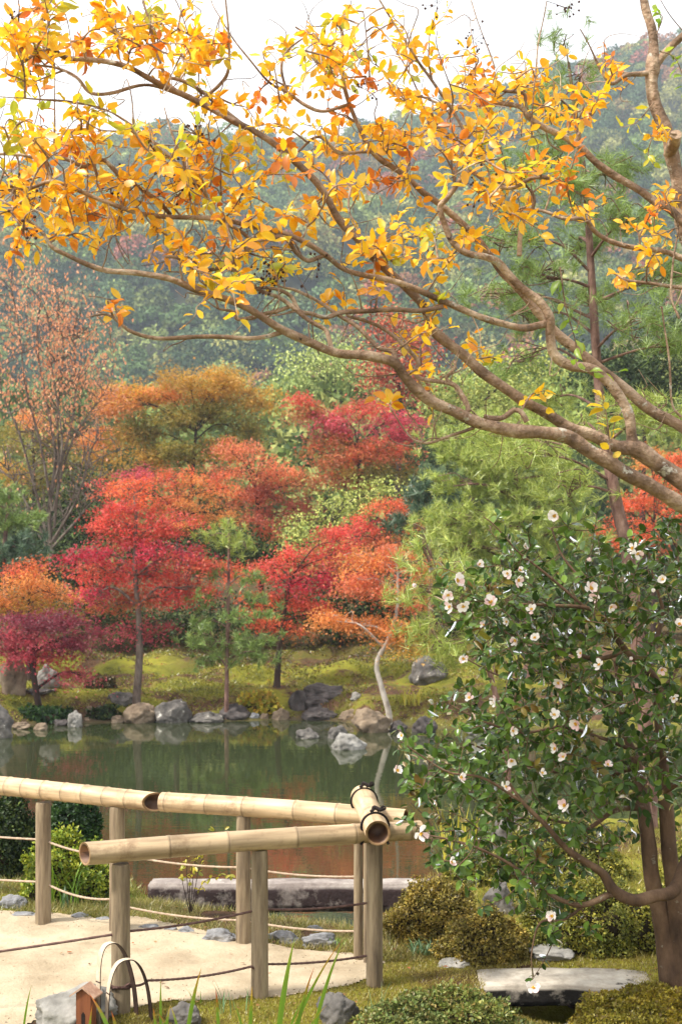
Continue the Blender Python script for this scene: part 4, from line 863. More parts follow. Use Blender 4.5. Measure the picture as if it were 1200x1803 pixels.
M['roof_wood'] = noise_mat('roof_wood', [lin(140, 104, 84), lin(186, 154, 132)], 9, 6, .7, .2, 40, .002, (4, 4, 1))
def prism(profile, y0, y1):
    p = np.array(profile, float); n = len(p); v = np.concatenate([np.column_stack([p[:, 0], np.full(n, y0), p[:, 1]]), np.column_stack([p[:, 0], np.full(n, y1), p[:, 1]])])
    return v, [[k, (k + 1) % n, n + (k + 1) % n, n + k] for k in range(n)], [list(range(n))], [list(range(2 * n - 1, n - 1, -1))]
def add_prism(mb, pr, y0, y1):
    v, q, a, b = prism(pr, y0, y1); mb.add(v, q); mb.add(v, a); mb.add(v, b)
hb = .148; mbx = MB(); add_prism(mbx, [(-.033, -.05), (.033, -.05), (.033, hb), (0, hb + .022), (-.033, hb)], -.026, .026); mbx.build('box_body', M['box_wood'], bxr, smooth=False)
mbx = MB()
add_prism(mbx, [(0, hb + .0225), (.056, hb - .014), (.056, hb - .008), (0, hb + .0305)], -.038, .038); add_prism(mbx, [(-.056, hb - .014), (0, hb + .0225), (0, hb + .0305), (-.056, hb - .008)], -.038, .038)
mbx.build('roof', M['roof_wood'], bxr, smooth=False)
mbx = MB(); add_prism(mbx, [(-.008, -.02), (.008, -.02), (.008, .068), (0, .078), (-.008, .068)], -.0275, -.0245); mbx.build('slot', M['slot'], bxr, smooth=False)

# ------------------------------------------------------------------ the golden crape myrtle
def crape():
    rng = np.random.default_rng(42)
    b0 = np.array([1.95, 4.35, gz(1.95, 4.35)])
    root = thing('crape_myrtle', b0, 'crape myrtle with long bare limbs and golden orange leaves reaching in from the right', 'tree')
    wood = MB(); SK = []; SR = []
    def limb(pts, sides=12, knob=.13):
        """pts: px, py, width px, depth"""
        P = np.array([W(a, b, d) for a, b, w, d in pts]); R_ = np.array([min(w, 5 + (w - 5) * .56) / 2 / F * d for a, b, w, d in pts])
        q = spline(np.column_stack([P, R_]), 8); r = np.maximum(q[:, 3], .0016)
        wob = np.array([[mnoise.noise(Vector(p * 7) + Vector((k * 17, 0, 0))) for k in range(3)] for p in q[:, :3]]); q[:, :3] += wob * (.006 + .25 * q[:, 3:4])
        r = r * (1 + knob * np.array([mnoise.noise(Vector(p * 14)) + .6 * mnoise.noise(Vector(p * 37)) for p in q[:, :3]]))
        wood.tube(q[:, :3], r, sides); SK.append(q[::2, :3]); SR.append(r[::2]); return q
    trunk_top = W(1480, 1050, 4.32); tt = (trunk_top[0] * F / 4.32 + 600)
    wood.tube(spline([b0 - [0, 0, .1], b0 + [-.02, 0, .5], b0 + [-.06, 0, 1.0], trunk_top], 8), np.linspace(.15, .09, 25), 16)
    limb([(1500, 1080, 80, 4.32), (1340, 985, 60, 4.3), (1200, 888, 46, 4.2), (1140, 855, 42, 4.16), (1080, 820, 42, 4.12), (1040, 800, 44, 4.1), (1000, 772, 40, 4.08), (950, 762, 34, 4.05), (900, 760, 38, 4.03), (850, 747, 33, 4.0), (800, 722, 33, 3.98), (765, 707, 31, 3.96), (735, 687, 31, 3.94),
          (712, 660, 30, 3.92), (695, 635, 29, 3.9), (660, 627, 27, 3.88), (600, 622, 24, 3.85), (550, 602, 23, 3.83), (505, 583, 21, 3.8), (470, 562, 19, 3.78), (430, 540, 18, 3.76), (380, 522, 17, 3.75), (345, 507, 19, 3.74), (300, 490, 15, 3.72), (240, 481, 14, 3.7), (190, 477, 13, 3.68), (150, 465, 12, 3.66), (120, 452, 11, 3.65), (90, 435, 9, 3.64), (75, 408, 7, 3.63), (50, 385, 6, 3.62), (20, 362, 5, 3.6), (-10, 345, 4, 3.6)])
    limb([(505, 583, 12, 3.8), (470, 592, 11, 3.8), (430, 595, 10, 3.8), (350, 594, 10, 3.78), (280, 596, 9, 3.76), (232, 582, 8, 3.74), (212, 568, 6, 3.73), (188, 555, 4, 3.72), (150, 560, 2, 3.7)], 8)
    limb([(1480, 1050, 90, 4.34), (1330, 940, 66, 4.32), (1200, 848, 54, 4.3), (1160, 818, 52, 4.29), (1125, 795, 52, 4.28), (1090, 788, 38, 4.26), (1040, 765, 34, 4.24), (1000, 750, 32, 4.22), (950, 722, 31, 4.2), (900, 690, 30, 4.18), (850, 655, 29, 4.17), (810, 620, 28, 4.16), (765, 585, 28, 4.15), (750, 560, 24, 4.14), (735, 530, 23, 4.13), (700, 492, 22, 4.12), (655, 452, 21, 4.1),
          (628, 418, 20, 4.08), (600, 386, 20, 4.07), (565, 330, 19, 4.05), (530, 290, 19, 4.03), (490, 255, 18, 4.0), (450, 230, 17, 3.98), (410, 210, 17, 3.96), (370, 190, 16, 3.95), (320, 166, 15, 3.93), (270, 142, 15, 3.9), (230, 121, 14, 3.88), (190, 110, 13, 3.87), (150, 103, 13, 3.86), (112, 98, 12, 3.85), (92, 72, 9, 3.84), (78, 55, 7, 3.83), (72, 35, 5, 3.83)])
    limb([(425, 216, 11, 3.97), (385, 185, 10, 3.97), (350, 158, 9, 3.96), (318, 140, 8, 3.95), (280, 133, 6, 3.94)], 8)
    limb([(320, 168, 9, 3.93), (262, 150, 7, 3.93), (200, 165, 8, 3.92), (160, 163, 8, 3.92), (135, 135, 7, 3.9), (105, 120, 5, 3.9), (60, 112, 3, 3.88)], 8)
    limb([(350, 180, 9, 3.95), (300, 150, 7, 3.98), (285, 115, 7, 3.99), (272, 75, 6, 4.0), (262, 40, 5, 4.0), (248, -10, 3, 4.0)], 7)
    limb([(350, 182, 8, 3.95), (385, 150, 8, 3.93), (402, 120, 6, 3.92), (404, 60, 4, 3.9), (398, -10, 3, 3.9)], 7)
    # C
    limb([(1118, 795, 36, 4.28), (1110, 765, 31, 4.27), (1105, 735, 30, 4.26), (1093, 708, 29, 4.26), (1070, 675, 30, 4.25), (1040, 650, 30, 4.24), (1005, 643, 28, 4.23), (975, 622, 28, 4.22), (966, 590, 26, 4.21), (966, 560, 26, 4.2), (950, 532, 24, 4.2), (920, 505, 23, 4.2), (896, 480, 21, 4.2), (878, 460, 20, 4.19), (855, 451, 18, 4.18), (822, 446, 17, 4.17), (796, 426, 16, 4.16), (780, 395, 14, 4.15), (772, 366, 13, 4.14), (784, 350, 12, 4.13), (800, 330, 12, 4.12), (818, 308, 12, 4.11), (836, 302, 11, 4.1), (862, 322, 10, 4.1), (900, 330, 9, 4.08), (936, 314, 8, 4.07), (968, 316, 6, 4.06)])
    limb([(800, 318, 8, 4.12), (806, 290, 7, 4.12), (818, 262, 7, 4.12), (820, 245, 7, 4.12), (800, 200, 6, 4.12), (768, 156, 6, 4.1), (735, 105, 5, 4.1), (700, 50, 4, 4.08), (668, 0, 3, 4.06)], 7)
    limb([(966, 568, 20, 4.21), (945, 572, 18, 4.2), (920, 576, 18, 4.18), (870, 566, 17, 4.15), (825, 550, 16, 4.12), (780, 532, 16, 4.1), (735, 512, 15, 4.07), (675, 490, 14, 4.03), (610, 474, 13, 4.0), (578, 452, 13, 3.97), (540, 428, 13, 3.94), (500, 411, 12, 3.92), (450, 400, 12, 3.9), (385, 387, 12, 3.88), (300, 380, 11, 3.85), (240, 375, 11, 3.83), (190, 356, 10, 3.8), (140, 336, 10, 3.78), (90, 320, 9, 3.76), (50, 330, 8, 3.74), (0, 324, 7, 3.72)])
    limb([(90, 320, 7, 3.76), (84, 300, 7, 3.76), (76, 284, 6, 3.75), (40, 275, 5, 3.75), (-10, 272, 5, 3.74)], 7)
    limb([(300, 376, 8, 3.87), (268, 345, 9, 3.86), (215, 308, 10, 3.85), (190, 285, 9, 3.84), (178, 282, 9, 3.84), (160, 290, 9, 3.84), (145, 294, 9, 3.83), (120, 282, 8, 3.82), (95, 268, 7, 3.82), (96, 200, 3, 3.81), (97, 120, 2, 3.8)], 8)
    limb([(575, 446, 10, 3.97), (545, 460, 9, 3.95), (525, 447, 10, 3.93), (505, 420, 10, 3.91), (480, 418, 9, 3.9), (450, 425, 9, 3.9), (430, 440, 9, 3.89), (400, 465, 9, 3.88), (350, 475, 8, 3.86), (310, 455, 7, 3.85), (290, 453, 6, 3.84)], 8)
    limb([(445, 425, 9, 3.9), (420, 405, 8, 3.89), (390, 392, 8, 3.88), (372, 375, 6, 3.87), (362, 345, 5, 3.86), (330, 300, 5, 3.85), (305, 245, 4, 3.84), (290, 190, 2, 3.83)], 7)
    limb([(775, 540, 12, 4.1), (735, 548, 11, 4.06), (690, 546, 11, 4.02), (650, 546, 11, 3.98), (605, 548, 11, 3.95), (575, 556, 10, 3.93), (548, 550, 9, 3.92), (525, 545, 8, 3.9), (508, 520, 9, 3.9), (480, 508, 7, 3.89), (440, 508, 4, 3.88)], 8)
    limb([(585, 618, 13, 3.86), (580, 595, 12, 3.86), (572, 578, 11, 3.87), (545, 562, 11, 3.88), (515, 542, 10, 3.89), (490, 525, 9, 3.89), (452, 510, 8, 3.88), (425, 482, 7, 3.88), (395, 468, 6, 3.87)], 8)
    limb([(515, 535, 8, 3.9), (490, 548, 9, 3.9), (462, 555, 9, 3.89), (420, 562, 8, 3.88), (412, 550, 7, 3.88), (385, 545, 4, 3.87)], 7)
    limb([(820, 735, 13, 4.0), (822, 715, 12, 4.0), (808, 690, 11, 4.02), (795, 676, 11, 4.03), (770, 670, 10, 4.04), (745, 667, 10, 4.05), (733, 660, 10, 4.06), (738, 640, 9, 4.06), (722, 620, 9, 4.06), (700, 602, 9, 4.07), (668, 577, 8, 4.08), (640, 563, 7, 4.08), (610, 555, 5, 4.09)], 8)
    limb([(795, 676, 9, 4.03), (785, 665, 8, 4.03), (798, 650, 7, 4.02), (800, 638, 5, 4.02)], 6)
    limb([(698, 632, 13, 3.9), (692, 615, 12, 3.91), (668, 610, 11, 3.92), (648, 592, 11, 3.93), (625, 570, 10, 3.94), (600, 555, 8, 3.95), (560, 530, 7, 3.96), (520, 510, 6, 3.97), (500, 505, 4, 3.98)], 8)
    limb([(925, 745, 14, 4.05), (915, 728, 13, 4.05), (902, 725, 12, 4.06), (882, 738, 12, 4.06), (862, 737, 11, 4.06), (850, 733, 10, 4.06)], 8)
    limb([(835, 752, 7, 4.0), (800, 766, 6, 4.0), (760, 782, 5, 4.0), (735, 778, 4, 4.0), (720, 765, 3, 4.0), (690, 725, 2, 3.98)], 6)
    # D
    limb([(1470, 1010, 70, 4.4), (1340, 850, 44, 4.45), (1200, 752, 32, 4.45), (1150, 725, 31, 4.46), (1100, 685, 30, 4.47), (1050, 645, 28, 4.48), (1000, 605, 27, 4.5), (975, 580, 25, 4.5), (950, 550, 23, 4.5), (920, 515, 22, 4.5), (886, 482, 20, 4.5), (860, 448, 19, 4.5), (820, 402, 18, 4.5), (776, 362, 17, 4.48), (742, 338, 16, 4.46), (720, 316, 14, 4.45), (690, 292, 13, 4.43), (672, 282, 12, 4.42), (648, 258, 11, 4.4), (622, 205, 10, 4.38), (606, 150, 9, 4.36), (600, 100, 7, 4.34), (602, 60, 5, 4.32), (585, 30, 4, 4.3)])
    limb([(690, 292, 8, 4.43), (655, 268, 7, 4.42), (600, 268, 7, 4.4), (560, 240, 6, 4.38), (520, 270, 4, 4.36)], 7)
    limb([(612, 185, 7, 4.37), (570, 195, 7, 4.36), (540, 185, 7, 4.35), (505, 160, 6, 4.34), (480, 148, 5, 4.33), (455, 125, 4, 4.32), (420, 80, 3, 4.3), (380, 20, 2, 4.3), (370, -5, 2, 4.3)], 7)
    limb([(505, 160, 5, 4.34), (495, 120, 5, 4.34), (505, 90, 4, 4.34), (540, 60, 3, 4.34)], 6)
    limb([(600, 90, 5, 4.34), (575, 80, 4, 4.33), (520, 45, 3, 4.32)], 6)
    # E
    limb([(1330, 560, 34, 4.75), (1200, 390, 22, 4.75), (1150, 355, 21, 4.75), (1100, 320, 20, 4.74), (1050, 285, 18, 4.73), (1015, 256, 17, 4.72), (960, 227, 15, 4.7), (930, 205, 13, 4.68), (915, 188, 12, 4.67), (880, 184, 11, 4.66), (850, 186, 9, 4.65), (820, 190, 8, 4.64), (780, 185, 6, 4.62), (740, 170, 4, 4.6)])
    limb([(1010, 252, 9, 4.72), (1030, 215, 8, 4.7), (1046, 195, 7, 4.7), (1030, 205, 6, 4.68)], 6)
    limb([(920, 195, 9, 4.67), (922, 165, 7, 4.66), (890, 160, 6, 4.64), (840, 150, 4, 4.62)], 6)
    # F
    limb([(1340, 520, 24, 4.6), (1200, 455, 15, 4.6), (1155, 444, 13, 4.58), (1100, 434, 12, 4.56), (1050, 410, 11, 4.54), (1026, 388, 9, 4.52), (992, 388, 8, 4.5), (960, 372, 6, 4.5), (920, 365, 4, 4.5)], 9)
    limb([(915, 450, 12, 4.2), (918, 405, 11, 4.2), (935, 370, 9, 4.22), (938, 345, 6, 4.22), (925, 325, 4, 4.22)], 7)
    limb([(1200, 505, 8, 4.5), (1150, 500, 7, 4.5), (1100, 492, 5, 4.5), (1080, 480, 3, 4.5)], 6)
    # G, upright stem at the right
    limb([(1420, 1000, 80, 4.5), (1330, 760, 62, 4.7), (1240, 500, 52, 4.85), (1205, 400, 46, 4.9), (1192, 320, 42, 4.92), (1178, 250, 40, 4.93), (1160, 200, 36, 4.94), (1148, 150, 36, 4.95), (1150, 118, 44, 4.95), (1150, 80, 24, 4.96), (1145, 40, 24, 4.97), (1134, 0, 22, 4.98), (1120, -60, 20, 5.0)], 14)
    limb([(1152, 120, 26, 4.95), (1175, 90, 21, 4.94), (1205, 60, 20, 4.92), (1260, 10, 16, 4.9)], 10)
    limb([(1150, 130, 18, 4.95), (1130, 133, 13, 4.93), (1100, 135, 9, 4.9), (1075, 146, 8, 4.88), (1060, 130, 6, 4.86), (1040, 90, 3, 4.84), (1020, 50, 2, 4.8)], 7)
    q = limb([(1178, 270, 30, 4.93), (1188, 250, 34, 4.85), (1192, 236, 34, 4.8)], 12)
    # thin whips
    for w_ in ([(935, 225, 4, 4.68), (938, 180, 3, 4.66), (945, 90, 3, 4.65), (962, 0, 2, 4.64)], [(870, 120, 3, 4.6), (850, 60, 2, 4.6), (830, 0, 2, 4.6)], [(1195, 560, 5, 4.2), (1182, 520, 4, 4.2), (1185, 460, 4, 4.2), (1195, 400, 3, 4.2)], [(1200, 735, 6, 4.3), (1185, 710, 4, 4.3), (1180, 640, 4, 4.3), (1170, 575, 3, 4.3), (1165, 540, 3, 4.3)], [(0, 170, 2, 3.7), (60, 173, 2, 3.7), (130, 180, 3, 3.7), (200, 200, 3, 3.72), (260, 245, 3, 3.74), (330, 300, 3, 3.76), (345, 330, 4, 3.8)],
               [(652, 140, 4, 4.36), (648, 90, 3, 4.36), (640, 20, 2, 4.36)], [(760, 240, 3, 4.4), (735, 160, 3, 4.4), (690, 80, 2, 4.4)]): limb(w_, 5)
    nodes = np.concatenate(SK); nrad = np.concatenate(SR); ok = nrad < .022; nodes = nodes[ok]
    # leafy twigs: the targets fill the photographed masses, each grows from the nearest wood
    T = [(60, 60, 56, 42, 13), (115, 105, 80, 36, 12), (205, 45, 50, 36, 6), (230, 80, 50, 36, 6), (300, 85, 78, 44, 17), (370, 110, 46, 36, 8), (40, 120, 46, 30, 4), (35, 225, 46, 30, 7), (110, 255, 72, 34, 10), (50, 330, 60, 34, 10), (150, 325, 80, 42, 12), (50, 400, 60, 36, 10), (190, 385, 76, 36, 12), (265, 310, 60, 36, 9), (335, 295, 50, 36, 7), (240, 245, 40, 20, 4), (350, 345, 56, 36, 9),
         (335, 415, 66, 34, 10), (420, 345, 40, 26, 3), (340, 475, 40, 18, 3), (425, 500, 46, 24, 4), (480, 450, 54, 26, 6), (400, 440, 40, 24, 3), (470, 205, 46, 34, 6), (450, 260, 40, 24, 3), (530, 125, 44, 34, 5), (545, 85, 50, 40, 8), (620, 55, 54, 40, 6), (610, 130, 56, 36, 7), (690, 85, 46, 44, 4), (515, 275, 46, 34, 6), (590, 250, 56, 34, 6), (650, 215, 54, 26, 6), (740, 150, 62, 34, 8), (820, 125, 60, 34, 9), (700, 250, 54, 26, 5), (760, 215, 54, 34, 6), (850, 170, 56, 26, 7),
         (930, 145, 56, 34, 8), (960, 215, 54, 34, 7), (860, 245, 54, 34, 7), (800, 300, 54, 26, 6), (700, 310, 46, 26, 6), (900, 295, 54, 26, 7), (965, 305, 50, 36, 7), (1000, 190, 36, 26, 3), (1080, 100, 36, 26, 3), (1055, 195, 44, 24, 4), (620, 330, 46, 26, 6), (560, 385, 54, 26, 6), (650, 440, 46, 26, 7), (730, 430, 46, 26, 6), (680, 500, 50, 20, 4), (775, 440, 34, 26, 4), (735, 600, 34, 34, 5), (845, 625, 36, 16, 3), (900, 395, 54, 20, 4), (1130, 430, 50, 26, 6), (1170, 370, 30, 16, 3), (1100, 485, 26, 14, 2), (600, 520, 26, 16, 2), (430, 420, 36, 16, 3), (380, 170, 36, 26, 3), (1160, 240, 30, 20, 2),
         (215, 540, 16, 10, 2), (1010, 380, 40, 16, 3), (860, 345, 40, 20, 3), (370, 560, 16, 8, 1), (955, 690, 8, 5, 1), (685, 708, 5, 4, 1), (755, 640, 16, 14, 2), (410, 490, 30, 14, 2), (850, 420, 36, 16, 2)]
    tg = []
    for cx, cy, rx, ry, n in T:
        for k in range(int(n * .98 + .5)):
            a = rng.uniform(0, 6.283); rr = rng.random() ** .5
            x = cx + rx * rr * math.cos(a); y = cy + ry * rr * math.sin(a)
            # depth of the nearest wood in the picture plus scatter
            pxn = 600 + nodes[:, 0] / nodes[:, 1] * F; pyn = HY - (nodes[:, 2] - CZ) / nodes[:, 1] * F
            kk = np.argmin((pxn - x) ** 2 + (pyn - y) ** 2); tg.append(W(x, y, nodes[kk, 1] + rng.normal() * .16))
    tg = np.array(tg); dd = np.array([np.min(np.linalg.norm(nodes - t, axis=1)) for t in tg]); tg = tg[np.argsort(dd)]
    GOLD = pal((250, 198, 42), (248, 182, 36), (250, 212, 70), (240, 156, 36), (250, 198, 32)); LIME = pal((206, 196, 50), (180, 186, 56), (222, 190, 40)); RUST = pal((226, 136, 40), (216, 124, 44))
    leaf = MB(); GREEN = pal((150, 176, 56), (128, 164, 52), (176, 188, 66))
    def leaves_on(tw, n, c, size, start=.3):
        N_ = len(tw)
        for k in range(n):
            t = start + (1 - start) * (k + rng.uniform(0, .6)) / n; i_ = min(int(t * (N_ - 1)), N_ - 2)
            p = tw[i_] + (tw[i_ + 1] - tw[i_]) * rng.random(); ax_ = nrm(tw[i_ + 1] - tw[i_])
            sd = nrm(np.cross(ax_, nrm(rng.normal(size=3) * .6 + np.array([0, 0, 1])))) * (1 if k % 2 else -1)
            d = nrm(sd * 1.0 + ax_ * rng.uniform(.2, .8) + rng.normal(size=3) * .35 + np.array([0, 0, rng.uniform(-.35, .35)]))
            yield p + d * .006, d, rng.normal(size=3) * .75 + np.array([0, -.35, 1.0]), size * rng.uniform(.6, 1.15), c
    acc = [[], [], [], [], []]
    def put(gen):
        for p, d, u, s_, c in gen:
            acc[0].append(p); acc[1].append(d); acc[2].append(u); acc[3].append(s_); acc[4].append(pick(c, 1, rng, .1)[0])
    for t in tg:
        ds = np.linalg.norm(nodes - t, axis=1); k = int(np.argmin(ds)); st = nodes[k]; L_ = ds[k]
        if L_ < .05: t = st + nrm(rng.normal(size=3) + [0, 0, .8]) * rng.uniform(.07, .15); L_ = .1
        mid = (st + t) / 2 + rng.normal(size=3) * .1 * L_ + np.array([0, 0, .08 * L_]); tw = spline([st, mid, t], 5)
        wood.tube(tw, np.linspace(.0032 + .004 * min(L_, .4), .0014, len(tw)), 5, cap=False)
        nodes = np.vstack([nodes, tw[3::2]])
        y_ = HY - (t[2] - CZ) / t[1] * F; c = GOLD
        if rng.random() < .10: c = LIME
        if rng.random() < .08: c = RUST
        put(leaves_on(tw, int(rng.integers(6, 11)), c, .044, .25))
        e = tw[-1] + nrm((tw[-1] - tw[-3]) + rng.normal(size=3) * .02) * rng.uniform(.04, .12); t2 = spline([tw[-1], (tw[-1] + e) / 2 + rng.normal(size=3) * .01, e], 4)
        wood.tube(t2, np.linspace(.0016, .001, len(t2)), 4, cap=False); put(leaves_on(t2, int(rng.integers(3, 7)), c, .041, 0))
    for k in range(260):                                   # fine crooked bare twigs
        st = nodes[rng.integers(len(nodes))]; a = st + nrm(rng.normal(size=3) * [1, .6, 1] + [-.15, 0, .35]) * rng.uniform(.05, .14); b = a + nrm(rng.normal(size=3) * [1, .6, 1] + [-.2, 0, .3]) * rng.uniform(.05, .14)
        wood.tube(spline([st, (st + a) / 2 + rng.normal(size=3) * .008, a, (a + b) / 2 + rng.normal(size=3) * .012, b], 3), np.linspace(.0024, .0009, 13), 4, cap=False)
    # green and yellow water shoots
    for path, c, n in (([(985, 470), (995, 540), (1012, 600), (1020, 650), (1090, 655)], GREEN, 17), ([(1075, 815), (1068, 740), (1058, 690)], pal((226, 190, 40), (214, 186, 50)), 14), ([(1155, 60), (1165, 30), (1150, 20)], GREEN, 8), ([(1160, 90), (1185, 100), (1200, 130), (1210, 170)], GREEN, 16), ([(330, 300), (200, 200), (130, 182), (60, 175), (0, 170)], pal((200, 200, 60), (226, 186, 40), (176, 190, 60)), 22), ([(760, 560), (775, 530), (770, 505)], LIME, 8), ([(440, 300), (435, 270), (440, 250)], LIME, 9), ([(1150, 180), (1120, 215), (1090, 225)], LIME, 10), ([(1150, 230), (1140, 270), (1150, 290)], LIME, 8)):
        d_ = 4.1 if path[0][0] < 1100 else 4.85
        if path[0][0] == 330: d_ = 3.74
        tw = spline(np.array([W(x, y, d_) for x, y in path]), 6); wood.tube(tw, np.linspace(.0026, .0012, len(tw)), 5, cap=False); put(leaves_on(tw, n, c, .046, .05))
    A0 = [np.array(a) for a in acc]; which = rng.integers(0, 4, len(A0[0]))
    for q, (curl, fold, bend) in enumerate(((1, 1, 0), (2.6, 1.8, .06), (-.8, 1.4, -.05), (1.6, .3, .1))):     # flat, curled, lifted and twisted leaves
        tv = OVAL_V.copy(); tv[:, 2] = np.where(np.abs(tv[:, 1]) > .01, tv[:, 2] * fold - .05 * (curl - 1) * tv[:, 0] ** 2, tv[:, 2] * curl); tv[:, 1] += bend * tv[:, 0] ** 2 * 1.5
        k = which == q; leaf.scatter(tv, OVAL_F, A0[0][k], A0[1][k], A0[2][k], A0[3][k], A0[4][k], rng.uniform(.75, 1.2, k.sum()))
    wood.build('trunk', M['crape_bark'], root, loc=b0); leaf.build('crown', M['yellow_leaf'], root, loc=b0)
    # dry seed heads
    sm = noise_mat('seed_capsule', [lin(46, 30, 26), lin(88, 60, 50)], 80, 3, .8, 0)
    import bmesh
    bm = bmesh.new(); bmesh.ops.create_icosphere(bm, subdivisions=1, radius=1); sv = np.array([v.co[:] for v in bm.verts]); sf = np.array([[v.index for v in f.verts] for f in bm.faces]); bm.free()
    for cx, cy, n in ((350, 240, 26), (205, 328, 22), (75, 345, 14), (45, 400, 10), (480, 470, 26), (465, 500, 18), (845, 330, 16), (835, 70, 14), (1000, 15, 14), (770, 10, 10), (20, 30, 10), (640, 150, 10), (320, 320, 16), (560, 460, 8)):
        pxn = 600 + nodes[:, 0] / nodes[:, 1] * F; pyn = HY - (nodes[:, 2] - CZ) / nodes[:, 1] * F
        kk = np.argmin((pxn - cx) ** 2 + (pyn - cy) ** 2); st = nodes[kk]; c = W(cx, cy, st[1] - .03); mbs = MB()
        if np.linalg.norm(c - st) > .25: st = c - np.array([0.05, 0, .14])
        mbs.tube(spline([st, (st + c) / 2, c], 4), .0012, 4)
        for q in range(n):
            p = c + rng.normal(size=3) * np.array([.026, .022, .03]); mbs.tube(np.array([c + (p - c) * .2, p]), .0007, 4, cap=False)
            mbs.add(p + sv * rng.uniform(.0035, .0052), sf)
        mbs.build('seed_head', sm, root, loc=b0)
crape()

